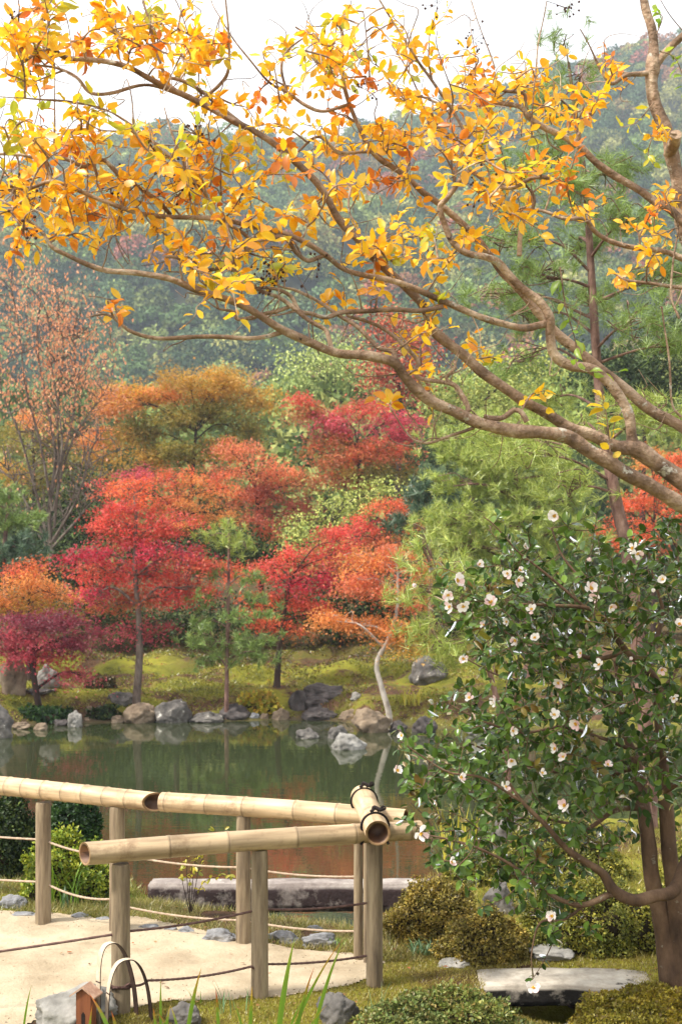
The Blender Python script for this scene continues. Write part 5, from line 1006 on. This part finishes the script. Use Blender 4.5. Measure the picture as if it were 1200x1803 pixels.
# ------------------------------------------------------------------ the flowering camellia
def camellia():
    rng = np.random.default_rng(7); D = 5.0
    b0 = W(1188, 1775, 4.98); b0[2] = gz(b0[0], b0[1])
    root = thing('camellia_tree', b0, 'glossy green camellia tree with small pale pink flowers at the right', 'flowering tree')
    wood = MB(); SK = []
    def limb(pts, sides=11):
        P = np.array([W(a, b, D + (o[0] if o else 0)) for a, b, w, *o in pts]); R_ = np.array([.88 * w / 2 / F * D for a, b, w, *o in pts])
        q = spline(np.column_stack([P, R_]), 7); r = np.maximum(q[:, 3], .0022) * (1 + .06 * np.array([mnoise.noise(Vector(p * 16)) for p in q[:, :3]])); wood.tube(q[:, :3], r, sides); SK.append(q[:, :3])
    limb([(1188, 1790, 74), (1187, 1740, 60), (1180, 1690, 54), (1168, 1640, 40), (1158, 1593, 34), (1146, 1543, 32), (1140, 1478, 30), (1130, 1410, 26, .05), (1122, 1350, 20, .1), (1100, 1290, 15, .15), (1090, 1220, 11, .2), (1080, 1150, 8, .25)], 14)
    limb([(1196, 1775, 50, -.02), (1196, 1700, 44, -.02), (1190, 1620, 36, -.02), (1185, 1560, 33, -.02), (1177, 1500, 32), (1172, 1428, 30), (1166, 1365, 26), (1163, 1300, 24), (1158, 1240, 21), (1152, 1198, 19), (1130, 1172, 15, -.05), (1105, 1150, 13, -.1), (1080, 1118, 12, -.15), (1058, 1085, 10, -.18), (1030, 1070, 8, -.2), (970, 1066, 6, -.22), (900, 1062, 4, -.24), (840, 1050, 3, -.25)], 14)
    limb([(1130, 1175, 12), (1150, 1135, 11, .05), (1162, 1100, 10, .1), (1165, 1070, 8, .1), (1150, 1020, 5, .1), (1140, 970, 3, .1)])
    limb([(1100, 1147, 10, -.1), (1050, 1160, 9, -.1), (995, 1146, 8, -.1), (925, 1130, 6, -.1), (870, 1105, 5, -.1), (825, 1085, 4, -.1), (785, 1060, 3, -.1)])
    limb([(1230, 1480, 30, -.1), (1205, 1525, 27, -.15), (1185, 1568, 26, -.2), (1150, 1578, 24, -.22), (1115, 1585, 24, -.24), (1080, 1568, 22, -.25), (1060, 1538, 17, -.26), (1030, 1518, 14, -.28), (995, 1493, 11, -.3), (960, 1453, 9, -.32), (920, 1413, 7, -.33), (890, 1370, 4, -.34)], 12)
    wood.tube(spline([W(1196, 1560, 5.0), W(1225, 1520, 4.95), W(1230, 1480, 4.9)], 5), .014, 10)
    limb([(1078, 1572, 14, -.25), (1030, 1593, 11, -.25), (995, 1588, 9, -.25), (950, 1563, 8, -.25), (900, 1523, 6, -.25), (840, 1493, 5, -.25), (790, 1478, 4, -.25), (750, 1470, 3, -.25)])
    limb([(1140, 1430, 14), (1125, 1423, 12), (1080, 1428, 10), (1035, 1458, 8), (1000, 1450, 6), (950, 1440, 4)])
    limb([(1160, 1400, 12), (1200, 1372, 14, -.1), (1240, 1350, 10, -.1)]); limb([(1165, 1300, 11), (1120, 1320, 9, -.1), (1060, 1300, 7, -.15), (990, 1280, 6, -.2), (920, 1290, 5, -.22), (850, 1270, 4, -.24), (790, 1240, 3, -.25)])
    limb([(920, 1413, 6, -.33), (850, 1370, 5, -.34), (790, 1360, 4, -.35), (740, 1330, 3, -.35), (705, 1305, 2, -.35)]); limb([(1155, 1230, 10), (1190, 1180, 8, .1), (1220, 1120, 6, .1), (1200, 1040, 4, .1), (1190, 960, 3, .1)])
    limb([(1058, 1085, 8, -.18), (1030, 1030, 6, -.15), (990, 980, 4, -.1), (970, 930, 3, -.1)]); limb([(1030, 1070, 6, -.2), (960, 1010, 5, -.2), (910, 970, 3, -.2), (870, 925, 2.5, -.2), (850, 910, 2, -.2)])
    limb([(1122, 1350, 10, .1), (1050, 1370, 8, .15), (980, 1360, 6, .2), (900, 1340, 5, .2), (830, 1310, 4, .2)]); limb([(1090, 1220, 8, .2), (1020, 1210, 7, .25), (950, 1200, 5, .3), (880, 1190, 4, .3), (820, 1160, 3, .3)])
    limb([(1030, 1593, 6, -.25), (990, 1620, 5, -.25), (950, 1625, 4, -.28), (935, 1680, 2.5, -.3), (938, 1720, 2.5, -.3)])
    nodes = np.concatenate(SK)
    T = [(1000, 1000, 90, 60, 34), (1110, 1010, 80, 60, 28), (1180, 1000, 40, 70, 14), (890, 1010, 50, 44, 14), (830, 1060, 60, 40, 18), (930, 1070, 80, 44, 28), (1040, 1090, 90, 50, 34), (1150, 1110, 60, 60, 24), (870, 1140, 60, 50, 20), (970, 1160, 90, 50, 34), (1090, 1190, 90, 56, 34), (1180, 1210, 40, 70, 16), (850, 1230, 60, 50, 20), (940, 1250, 80, 50, 32), (1040, 1280, 90, 50, 36), (1150, 1300, 60, 60, 22), (830, 1310, 66, 44, 18),
         (910, 1340, 80, 44, 30), (1010, 1370, 80, 50, 32), (1110, 1390, 70, 50, 24), (770, 1380, 60, 40, 15), (850, 1420, 80, 44, 28), (950, 1450, 80, 50, 28), (1040, 1470, 70, 44, 18), (790, 1490, 60, 40, 16), (880, 1520, 80, 44, 22), (970, 1550, 70, 40, 16), (740, 1420, 50, 40, 9), (735, 1335, 34, 26, 7), (1180, 1400, 40, 60, 10), (960, 920, 30, 16, 4), (1180, 930, 30, 16, 4), (1130, 950, 40, 16, 4), (1000, 1610, 60, 16, 6), (900, 1590, 40, 20, 5), (770, 1240, 16, 12, 2), (850, 930, 14, 16, 2), (795, 1020, 16, 12, 2), (940, 1730, 8, 10, 1), (980, 1640, 30, 12, 3)]
    tg = []
    for cx, cy, rx, ry, n in T:
        for k in range(int(n * 1.25)):
            a = rng.uniform(0, 6.283); rr = rng.random() ** .5; tg.append(W(cx + rx * rr * math.cos(a), cy + ry * rr * math.sin(a), D + rng.normal() * .22 - .08))
    tg = np.array(tg); dd = np.array([np.min(np.linalg.norm(nodes - t, axis=1)) for t in tg]); tg = tg[np.argsort(dd)]
    CG = pal((76, 102, 38), (56, 82, 33), (100, 126, 46), (64, 84, 40)); CB = pal((110, 86, 40), (124, 120, 44))
    A = [[], [], [], [], []]; tips = []
    for t in tg:
        ds = np.linalg.norm(nodes - t, axis=1); k = int(np.argmin(ds)); st = nodes[k]; L_ = ds[k]
        if L_ < .06: t = st + nrm(rng.normal(size=3)) * rng.uniform(.08, .16)
        mid = (st + t) / 2 + rng.normal(size=3) * .08 * L_; tw = spline([st, mid, t], 5); wood.tube(tw, np.linspace(.0016 + .005 * min(L_, .5), .0012, len(tw)), 4, cap=False)
        nodes = np.vstack([nodes, tw[3::2]]); tips.append(t); n = int(rng.integers(6, 11)); pc = CB if rng.random() < .04 else CG
        for q in range(n):
            u = .3 + .7 * (q + rng.random()) / n; i_ = min(int(u * (len(tw) - 1)), len(tw) - 2); ax_ = nrm(tw[i_ + 1] - tw[i_]); p = tw[i_] + (tw[i_ + 1] - tw[i_]) * rng.random()
            sd = nrm(np.cross(ax_, nrm(rng.normal(size=3)))); d = nrm(sd + ax_ * rng.uniform(.2, .9) + np.array([0, 0, rng.uniform(-.3, .3)]))
            A[0].append(p); A[1].append(d); A[2].append(rng.normal(size=3) * .8 + np.array([-.1, -.3, 1.])); A[3].append(.045 * rng.uniform(.65, 1.15)); A[4].append(pick(pc, 1, rng, .2)[0])
    leaf = MB(); leaf.scatter(OVAL_V, OVAL_F, *[np.array(a) for a in A], wscale=.95)
    wood.build('trunk', M['camellia_bark'], root, loc=b0); leaf.build('crown', M['camellia_leaf'], root, loc=b0)
    # flowers: five or six cupped petals round a boss of stamens
    ym = noise_mat('stamen', [lin(206, 150, 40), lin(232, 190, 70)], 90, 2, .8, 0)
    PV = np.array([[0, 0, 0], [.3, .2, .02], [.3, -.2, .02], [.68, .36, .12], [.68, 0, .06], [.68, -.36, .12], [.95, .22, .26], [1.0, 0, .2], [.95, -.22, .26]], float)
    PF_ = np.array([[0, 2, 4], [0, 4, 1], [1, 4, 3], [2, 5, 4], [3, 4, 7], [3, 7, 6], [4, 5, 8], [4, 8, 7]])
    FL = [(975, 908, 30), (925, 962, 20), (845, 993, 20), (892, 1010, 22), (805, 1022, 34), (788, 1048, 26), (790, 1068, 28), (815, 1068, 28), (863, 1060, 34), (913, 1022, 28), (916, 1003, 20), (1040, 1035, 34), (1045, 1052, 30), (935, 1072, 24), (1075, 1070, 26), (1165, 1020, 24), (1112, 965, 30), (1122, 975, 28), (1195, 1098, 26), (1053, 1170, 26), (815, 1160, 24), (982, 1203, 26), (868, 1235, 26), (825, 1228, 22), (975, 1258, 26), (1050, 1247, 26), (1012, 1275, 28), (903, 1287, 24), (975, 1318, 28), (990, 1332, 24),
          (900, 1340, 28), (705, 1295, 20), (700, 1356, 28), (812, 1368, 28), (890, 1385, 26), (992, 1418, 32), (741, 1468, 34), (795, 1518, 24), (970, 1613, 26), (938, 1738, 32), (728, 1030, 18), (890, 1095, 20), (940, 1122, 22), (905, 1128, 26), (1150, 1040, 18), (1035, 985, 18), (1110, 1160, 18), (1165, 1180, 24), (1185, 1230, 22), (1020, 1150, 20), (850, 1100, 20), (955, 1360, 22), (1070, 1345, 20)]
    for cx, cy, s in FL:
        o = -.42 - rng.random() * .12; c = W(cx, cy, D + o); k = np.argmin(np.linalg.norm(nodes - c, axis=1)); st = nodes[k]
        ax_ = nrm(np.array([rng.normal() * .8 - .15, -.8, rng.uniform(-.5, .9)])); sz = s / F * D * .42; bud = s <= 18
        fm = MB(); base = c - ax_ * .008; fm.tube(spline([st, (st + base) / 2 + np.array([0, 0, .01]), base], 4), .0014, 4, c=lin(96, 88, 50))
        e1 = nrm(np.cross(ax_, [0, 0, 1])); e2 = np.cross(ax_, e1); npet = 5 + int(rng.integers(0, 3)); ph = rng.uniform(0, 6)
        for q in range(npet):
            a = ph + q * 6.283 / npet + rng.normal() * .15; rd = e1 * math.cos(a) + e2 * math.sin(a); op = rng.uniform(.05, .9) if not bud else 1.6
            tint = lin(252, 246, 242) if rng.random() < .75 else lin(246, 214, 212)
            fm.scatter(PV, PF_, [base], [rd + ax_ * op], [ax_ - rd * op * .5], [sz * rng.uniform(.85, 1.1)], [tint])
        fo = fm.build('flower', M['petal'], root, loc=b0)
        if not bud:
            st_ = MB()
            for q in range(26):
                d = nrm(ax_ + (e1 * rng.normal() + e2 * rng.normal()) * .38); st_.tube(np.array([base + ax_ * .002, base + d * sz * .42]), .0011, 4)
            st_.build('stamens', ym, fo, loc=b0)
camellia()

# ------------------------------------------------------------------ shrubs near the water
def shrub(label, cx, base, w, h, palette, seed, leaf=.022, n=5200, mat='green_leaf', depth=.8, name='clipped_shrub', cat='shrub', rough=.12, D=None, lobes=10, sink=.0, core_m='twig'):
    c = on_ground(cx, base) if D is None else np.array([(cx - 600) / F * D, D, gz((cx - 600) / F * D, D)])
    s = c[1] / F; a = w * s / 2; H_ = h * s; rng = np.random.default_rng(seed); c = c + np.array([0, a * depth * .8, -sink])
    root = thing(name, tuple(c), label, cat)
    lb = nrm(rng.normal(size=(lobes, 3)) + [0, 0, .4])
    def surf(d):
        k = .9 + rough * 1.2 * (np.max(np.clip(d @ lb.T, 0, 1) ** 14, axis=1) - .4) + rough * .9 * np.array([mnoise.fractal(Vector(x * 2.6) + Vector((seed, 0, 0)), .8, 2.2, 4) for x in d])
        return d * k[:, None] * np.array([a, a * depth, H_])
    d = nrm(rng.normal(size=(n, 3))); d[:, 2] = np.abs(d[:, 2]) * 1.05 - .08; d = nrm(d); p = surf(d) * rng.uniform(.88, 1.04, (n, 1))
    hole = np.array([mnoise.noise(Vector(x * 6) + Vector((0, seed, 3))) for x in d]); patch = np.array([mnoise.noise(Vector(x * 2.2) + Vector((9, seed, 3))) for x in d])
    kp = hole > -.4; d, p, patch = d[kp], p[kp], patch[kp]; n = len(d)
    lf = MB(); up = nrm(d * [1, 1, .8] + [0, 0, .35]); dr = nrm(rng.normal(size=(n, 3)) + d * .7)
    lf.scatter(SMALL_V, SMALL_F, p, dr, up + rng.normal(size=(n, 3)) * .6, leaf * rng.uniform(.6, 1.3, n), np.clip(pick(palette, n, rng, .25) * (1 + .35 * patch)[:, None] * (1 + np.array([.04, 0, -.06]) * np.sign(patch)[:, None]), .002, .95), 1.35)
    lf.build('foliage', M[mat], root, smooth=False)
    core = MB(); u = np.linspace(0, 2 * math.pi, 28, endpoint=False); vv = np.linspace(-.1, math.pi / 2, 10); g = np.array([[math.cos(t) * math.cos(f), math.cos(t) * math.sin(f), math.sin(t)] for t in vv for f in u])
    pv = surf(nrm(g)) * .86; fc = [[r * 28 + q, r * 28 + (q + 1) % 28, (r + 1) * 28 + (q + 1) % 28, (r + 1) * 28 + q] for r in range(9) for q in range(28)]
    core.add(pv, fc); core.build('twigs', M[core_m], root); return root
M['moss_core'] = noise_mat('moss_core', [lin(92, 84, 30), lin(140, 128, 48)], 30, 6, 1, .6, 80, .01)
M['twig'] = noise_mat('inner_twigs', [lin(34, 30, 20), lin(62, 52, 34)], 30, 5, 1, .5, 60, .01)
DK = pal((40, 58, 30), (56, 76, 38), (30, 44, 26), (84, 96, 46)); DK2 = pal((44, 70, 34), (34, 56, 30), (64, 92, 42)); LM = pal((150, 160, 50), (124, 144, 48), (172, 176, 66), (96, 120, 42))
BRN = pal((150, 132, 60), (122, 108, 50), (140, 130, 56), (88, 76, 40), (166, 144, 72)); OLV = pal((138, 136, 54), (110, 118, 48), (158, 150, 64), (88, 94, 42)); GCV = pal((118, 128, 62), (96, 112, 52), (140, 144, 82), (82, 98, 46), (128, 112, 62))
shrub('tall dense dark green hedge shrub cut by the left edge', 0, 1548, 130, 150, DK, 1, .022, 11000, rough=.2, lobes=16, depth=.7)
shrub('round dark glossy green shrub right of the hedge shrub', 118, 1512, 116, 104, DK2, 2, .03, 5500, rough=.16, lobes=14)
shrub('low lime green azalea between the two left back posts', 118, 1592, 160, 100, LM, 3, .022, 9000, rough=.32, lobes=20, depth=.5)
shrub('brown tinged clipped azalea mound right of the fence end', 768, 1672, 190, 102, BRN, 4, .014, 17000, rough=.2, lobes=18)
shrub('dark brown clipped azalea in front of the taller brown azalea', 862, 1700, 180, 90, BRN, 5, .013, 16000, rough=.2, depth=.6, lobes=18)
shrub('wide olive azalea mound behind the stone slab', 1060, 1690, 290, 120, OLV, 6, .015, 23000, rough=.22, depth=.6, lobes=22)
shrub('olive azalea hummock between the grey rock and the flowering tree', 1010, 1560, 260, 110, OLV, 7, .016, 17000, rough=.22, depth=.6, lobes=22)
shrub('small yellow green mound left of the grey rock behind the clipped azalea', 840, 1560, 120, 50, OLV, 8, .02, 4000, rough=.2)
shrub('bushy green azalea right of the flowering tree trunk', 1230, 1640, 180, 150, OLV, 9, .02, 6000, rough=.2)
shrub('low pale green ground shrub at the bottom beside the boulder', 775, 1845, 340, 62, GCV, 10, .015, 22000, rough=.34, lobes=26, depth=.5, name='low_shrub')
shrub('mossy mound at the lower right around the trunk base', 1165, 1822, 270, 60, pal((150, 138, 46), (124, 118, 42), (166, 150, 56), (118, 98, 46)), 11, .013, 42000, rough=.3, lobes=16, depth=.55, name='moss_mound', cat='moss', core_m='moss_core')
shrub('small dark trimmed azalea on the far moss bank', 173, 1214, 60, 24, pal((86, 76, 44), (68, 64, 40), (104, 88, 52)), 12, .05, 1500, name='clipped_shrub')
shrub('dark fern like plants under the purple maple at the far shore', 70, 1272, 120, 26, DK2, 13, .07, 1500, name='fern_clump', cat='fern', rough=.35, depth=.3)
shrub('dark leafy plants at the water between the white stone and the tan boulder', 185, 1268, 60, 22, DK, 14, .06, 900, name='fern_clump', cat='fern', rough=.35, depth=.3)
shrub('yellow green broad leaved plant on the far shore right of the young pine', 455, 1258, 66, 34, pal((176, 166, 60), (140, 146, 56), (190, 150, 60)), 15, .085, 900, name='shore_plant', cat='plant', rough=.4, depth=.4)

# loose grass tufts, irises ------------------------------------------------------
def blades(label, name, cat, base, n, length, w, palette, seed, spread=.05, lean=.5, part='leaf', ind=False, group=None):
    rng = np.random.default_rng(seed); root = thing(name, tuple(base), label, cat, group); mb = MB()
    for k in range(n):
        az = rng.uniform(0, 6.283); L_ = length * rng.uniform(.6, 1.1); o = np.array([*(np.clip(rng.normal(size=2), -1.1, 1.1) * spread), -.01]); d = np.array([math.cos(az), math.sin(az), 0]) * lean * rng.uniform(.3, 1)
        t = np.linspace(0, 1, 7)[:, None]; p = o + np.array([0, 0, 1.]) * L_ * t * (1 - .25 * lean * t * t) + d * L_ * t ** 1.7
        ribbon(mb, p, w * rng.uniform(.7, 1.1), nrm(np.cross(d + 1e-4, [0, 0, 1])), pick(palette, 1, rng)[0])
    mb.build('blades', M['grass'], root); return root
def ribbon(mb, p, w, side, c):
    n = len(p); k = np.minimum(1, 1.25 * (1 - np.linspace(0, 1, n) ** 2.2))[:, None] * w / 2; k[-1] = .0003
    up = nrm(np.cross(nrm(np.gradient(p, axis=0)), side)); v = np.concatenate([p - side * k, p + up * k * .35, p + side * k])
    f = [[q, n + q, n + q + 1, q + 1] for q in range(n - 1)] + [[n + q, 2 * n + q, 2 * n + q + 1, n + q + 1] for q in range(n - 1)]
    c = np.asarray(c); mb.add(v, f, c if c.ndim == 1 else np.concatenate([c, c]))
GB = pal((110, 150, 40), (134, 168, 56), (96, 136, 38), (160, 178, 70)); BG = pal((106, 140, 92), (128, 156, 110), (92, 126, 80)); YB = pal((190, 180, 60), (160, 164, 54), (206, 190, 90))
def iris(label, leaves, D):
    root = None
    for (x0, x1, y1, wpx, tipc) in leaves:
        b = W(x0, 1803, D); b[2] = 0.0; b[2] = gz(b[0], b[1])
        if root is None: root = thing('iris_plant', tuple(b), label, 'iris', 'iris plants along the bottom')
        e = W(x1, y1, D - .02); t = np.linspace(0, 1, 12)[:, None]; m_ = b * .5 + e * .5 + np.array([(e[0] - b[0]) * -.18, 0, .02]); p = (1 - t) ** 2 * b + 2 * t * (1 - t) * m_ + t * t * e
        g = lin(120, 156, 48); tc_ = lin(tipc); k = np.clip((np.linspace(0, 1, 11) - .55) / .4, 0, 1)[:, None]; c = g * (1 - k) + tc_ * k
        mb = MB(); ribbon(mb, p, wpx / F * D, nrm(np.array([1., .55, 0])), c); mb.build('leaf', M['grass'], root, loc=root.location)
iris('tallest iris with four wide green leaves beside the lichen spotted boulder', [(487, 519, 1650, 11, (150, 170, 60)), (517, 553, 1703, 7, (196, 96, 40)), (547, 607, 1650, 8, (140, 160, 60)), (507, 602, 1655, 7, (206, 140, 60)), (530, 575, 1770, 5, (210, 170, 60)), (500, 540, 1750, 5, (150, 170, 70))], 4.55)
iris('single leaning green iris leaf with yellow tip over the dark grey stone', [(327, 355, 1703, 8, (200, 150, 60)), (318, 300, 1770, 5, (210, 180, 110))], 4.6)
iris('short iris with one rusty red leaf and one yellow green leaf', [(386, 380, 1740, 6, (190, 70, 40)), (440, 444, 1737, 7, (220, 170, 60)), (432, 410, 1760, 4, (150, 160, 70))], 4.6)
iris('thin iris leaves with straw tips at the foot of the hoops', [(283, 283, 1725, 5, (150, 170, 70)), (290, 300, 1770, 6, (216, 176, 100)), (276, 270, 1775, 5, (206, 120, 50)), (300, 280, 1785, 5, (190, 100, 50))], 4.62)
iris('bent yellow orange iris leaf crossing before the wooden box', [(206, 156, 1748, 8, (206, 110, 50)), (212, 196, 1780, 8, (180, 90, 50)), (155, 163, 1768, 5, (196, 110, 50))], 4.5)
iris('thin lone green leaf left of the craggy pale boulder', [(39, 56, 1734, 4, (150, 160, 70))], 4.6)
for lab, px, py, n, L_, w, pl, sp, ln in (
    ('narrow leaved green grass clump in front of the lime azalea', 120, 1590, 40, .3, .009, GB, .06, .7), ('dark green strap leaved clump at the foot of the lime azalea', 150, 1594, 26, .16, .012, pal((60, 90, 50), (80, 110, 60)), .09, .9),
    ('grey green dwarf lilyturf tuft left of the brown azalea', 745, 1678, 70, .085, .006, BG, .045, .9), ('thin grey green grass tuft beside the right front post', 660, 1800, 9, .16, .004, BG, .03, .4),
    ('small grass tuft on the sand left of the middle post', 345, 1770, 14, .09, .003, GB, .015, .5), ('yellow green iris clump standing behind the clipped azalea', 815, 1540, 40, .42, .014, YB, .09, .25),
    ('fine grass tuft at the foot of the middle front post', 415, 1785, 14, .13, .004, BG, .05, .5), ('pale grass tuft growing between moss and boulder on the far bank', 720, 1240, 40, .3, .02, YB, .12, .5),
    ('green grass tuft beside the right kerb stones', 590, 1665, 24, .06, .005, GB, .03, .8)):
    blades(lab, 'grass_clump', 'grass clump', on_ground(px, py), n, L_, w, pl, px + py, sp, ln)

# thin sapling with yellow leaves behind the rails
def sapling():
    rng = np.random.default_rng(3); b = on_ground(335, 1612); root = thing('sapling', tuple(b), 'thin sapling with sparse yellow green leaves behind the middle of the fence', 'sapling'); w = MB(); l = MB()
    for x1, y1 in ((378, 1462), (402, 1452), (345, 1470), (328, 1520), (405, 1540), (360, 1500)):
        e = W(x1, y1, b[1] + rng.uniform(-.1, .1)); m_ = (b + e) / 2 + np.array([-.03, 0, .06]); tw = spline([b, m_, e], 7); w.tube(tw, np.linspace(.0022, .0008, len(tw)), 5)
        for k in range(16):
            p = tw[rng.integers(5, len(tw))]; l.scatter(OVAL_V, OVAL_F, [p], [rng.normal(size=3)], [rng.normal(size=3) * .5 + [0, 0, 1]], [rng.uniform(.02, .034)], pick(pal((214, 196, 70), (190, 184, 66), (160, 164, 60)), 1, rng))
    w.build('stem', M['dark_bark'], root, loc=b); l.build('foliage', M['yellow_leaf'], root, loc=b)
sapling()

# ------------------------------------------------------------------ moss and grass cover (nobody could count it)
def cover():
    rng = np.random.default_rng(12); mb = MB()
    def lay(n, x0, x1, y0, y1, L_, w, pl, ok, lean=.7):
        x = rng.uniform(x0, x1, n); y = rng.uniform(y0, y1, n); k = ok(x, y); x, y = x[k], y[k]; z = ground_z(x, y); n = len(x)
        d = rng.normal(size=(n, 3)) * lean; d[:, 2] = 1; sz = L_ * rng.uniform(.5, 1.2, n)
        mb.scatter(NEED_V, NEED_F, np.column_stack([x, y, z - .002]), d, rng.normal(size=(n, 3)), sz, pick(pl, n, rng, .25), (w / sz))
    MS = pal((152, 142, 58), (132, 126, 50), (168, 154, 70), (120, 104, 54), (148, 128, 62))
    land = lambda x, y: (path_d(x, y) < .016) & (near_y(x) - y > -.05) & (ground_z(x, y) > -.12)
    lay(120000, -.95, 1.55, 4.35, 5.8, .018, .0035, MS, land)
    lay(26000, -1.6, .35, 5.6, 6.6, .045, .0035, pal((146, 142, 70), (166, 152, 92), (116, 124, 56), (176, 158, 112)), lambda x, y: land(x, y) & (vnoise(x * 4, y * 4, 55) > -.15))
    lay(9000, -2.3, -1.0, 6.2, 7.4, .05, .004, pal((142, 140, 66), (160, 148, 86), (112, 122, 56)), land)
    lay(22000, .2, 2.4, 5.6, 8.6, .04, .005, MS, land)
    far = lambda x, y: (y - far_y(x) > .1) & (vnoise(x * 1.1, y * 1.5, 61, 4) > -.04)
    lay(26000, -6.5, 6.5, 21.5, 26, .06, .024, pal((86, 82, 40), (70, 72, 34), (110, 84, 48), (96, 66, 42)), lambda x, y: vnoise(x * 1.4, y * 1.4, 63, 3) > -.1, 1.0)
    lay(70000, -6.5, 6.5, 17.5, 24.5, .05, .022, pal((136, 136, 46), (118, 122, 42), (158, 152, 56), (98, 98, 40)), far, 1.0)
    tag(mb.build('moss_and_grass', M['grass'], smooth=False), 'moss and short grass covering the banks', 'moss', kind='stuff')
    # fallen leaves lying on the moss
    mb = MB(); n = 190; x = rng.uniform(-1.2, 1.4, n); y = rng.uniform(4.5, 6.4, n); k = near_y(x) - y > .05; k &= (path_d(x, y) < .02) | (rng.random(n) < .25); x, y = x[k], y[k]; n = len(x)
    mb.scatter(OVAL_V, OVAL_F, np.column_stack([x, y, ground_z(x, y) + .014]), np.column_stack([rng.normal(size=(n, 2)), np.zeros(n)]), rng.normal(size=(n, 3)) * .3 + [0, 0, 1], rng.uniform(.012, .026, n), pick(pal((166, 100, 56), (120, 80, 50), (176, 140, 90)), n, rng))
    n = 1700; x = rng.uniform(-6, 4, n); y = rng.uniform(18.5, 25, n); k = y - far_y(x) > .3; x, y = x[k], y[k]; n = len(x)
    mb.scatter(MAPLE_V, MAPLE_F, np.column_stack([x, y, ground_z(x, y) + .03]), np.column_stack([rng.normal(size=(n, 2)), np.zeros(n)]), rng.normal(size=(n, 3)) * .3 + [0, 0, 1], rng.uniform(.03, .05, n), pick(pal((186, 90, 50), (150, 70, 46), (170, 120, 60)), n, rng))
    tag(mb.build('fallen_leaves', M['maple_leaf'], smooth=False), 'fallen autumn leaves scattered over the moss', 'fallen leaves', kind='stuff')
cover()

# ------------------------------------------------------------------ haze
def haze():
    mb = MB(); v = np.array([[x, y, z] for x in (-700, 700) for y in (-40, 1000) for z in (-3, 190)], float)
    mb.add(v, [[0, 1, 3, 2], [4, 6, 7, 5], [0, 4, 5, 1], [2, 3, 7, 6], [0, 2, 6, 4], [1, 5, 7, 3]])
    m, N, L = new_mat('haze'); o = N.new('ShaderNodeOutputMaterial'); p = N.new('ShaderNodeVolumePrincipled')
    p.inputs['Color'].default_value = (.76, .87, .98, 1); p.inputs['Density'].default_value = .00085; p.inputs['Anisotropy'].default_value = .2; L.new(p.outputs[0], o.inputs['Volume'])
    tag(mb.build('haze', m, smooth=False), 'thin blue haze over the garden and hill', 'haze', kind='stuff')
haze()
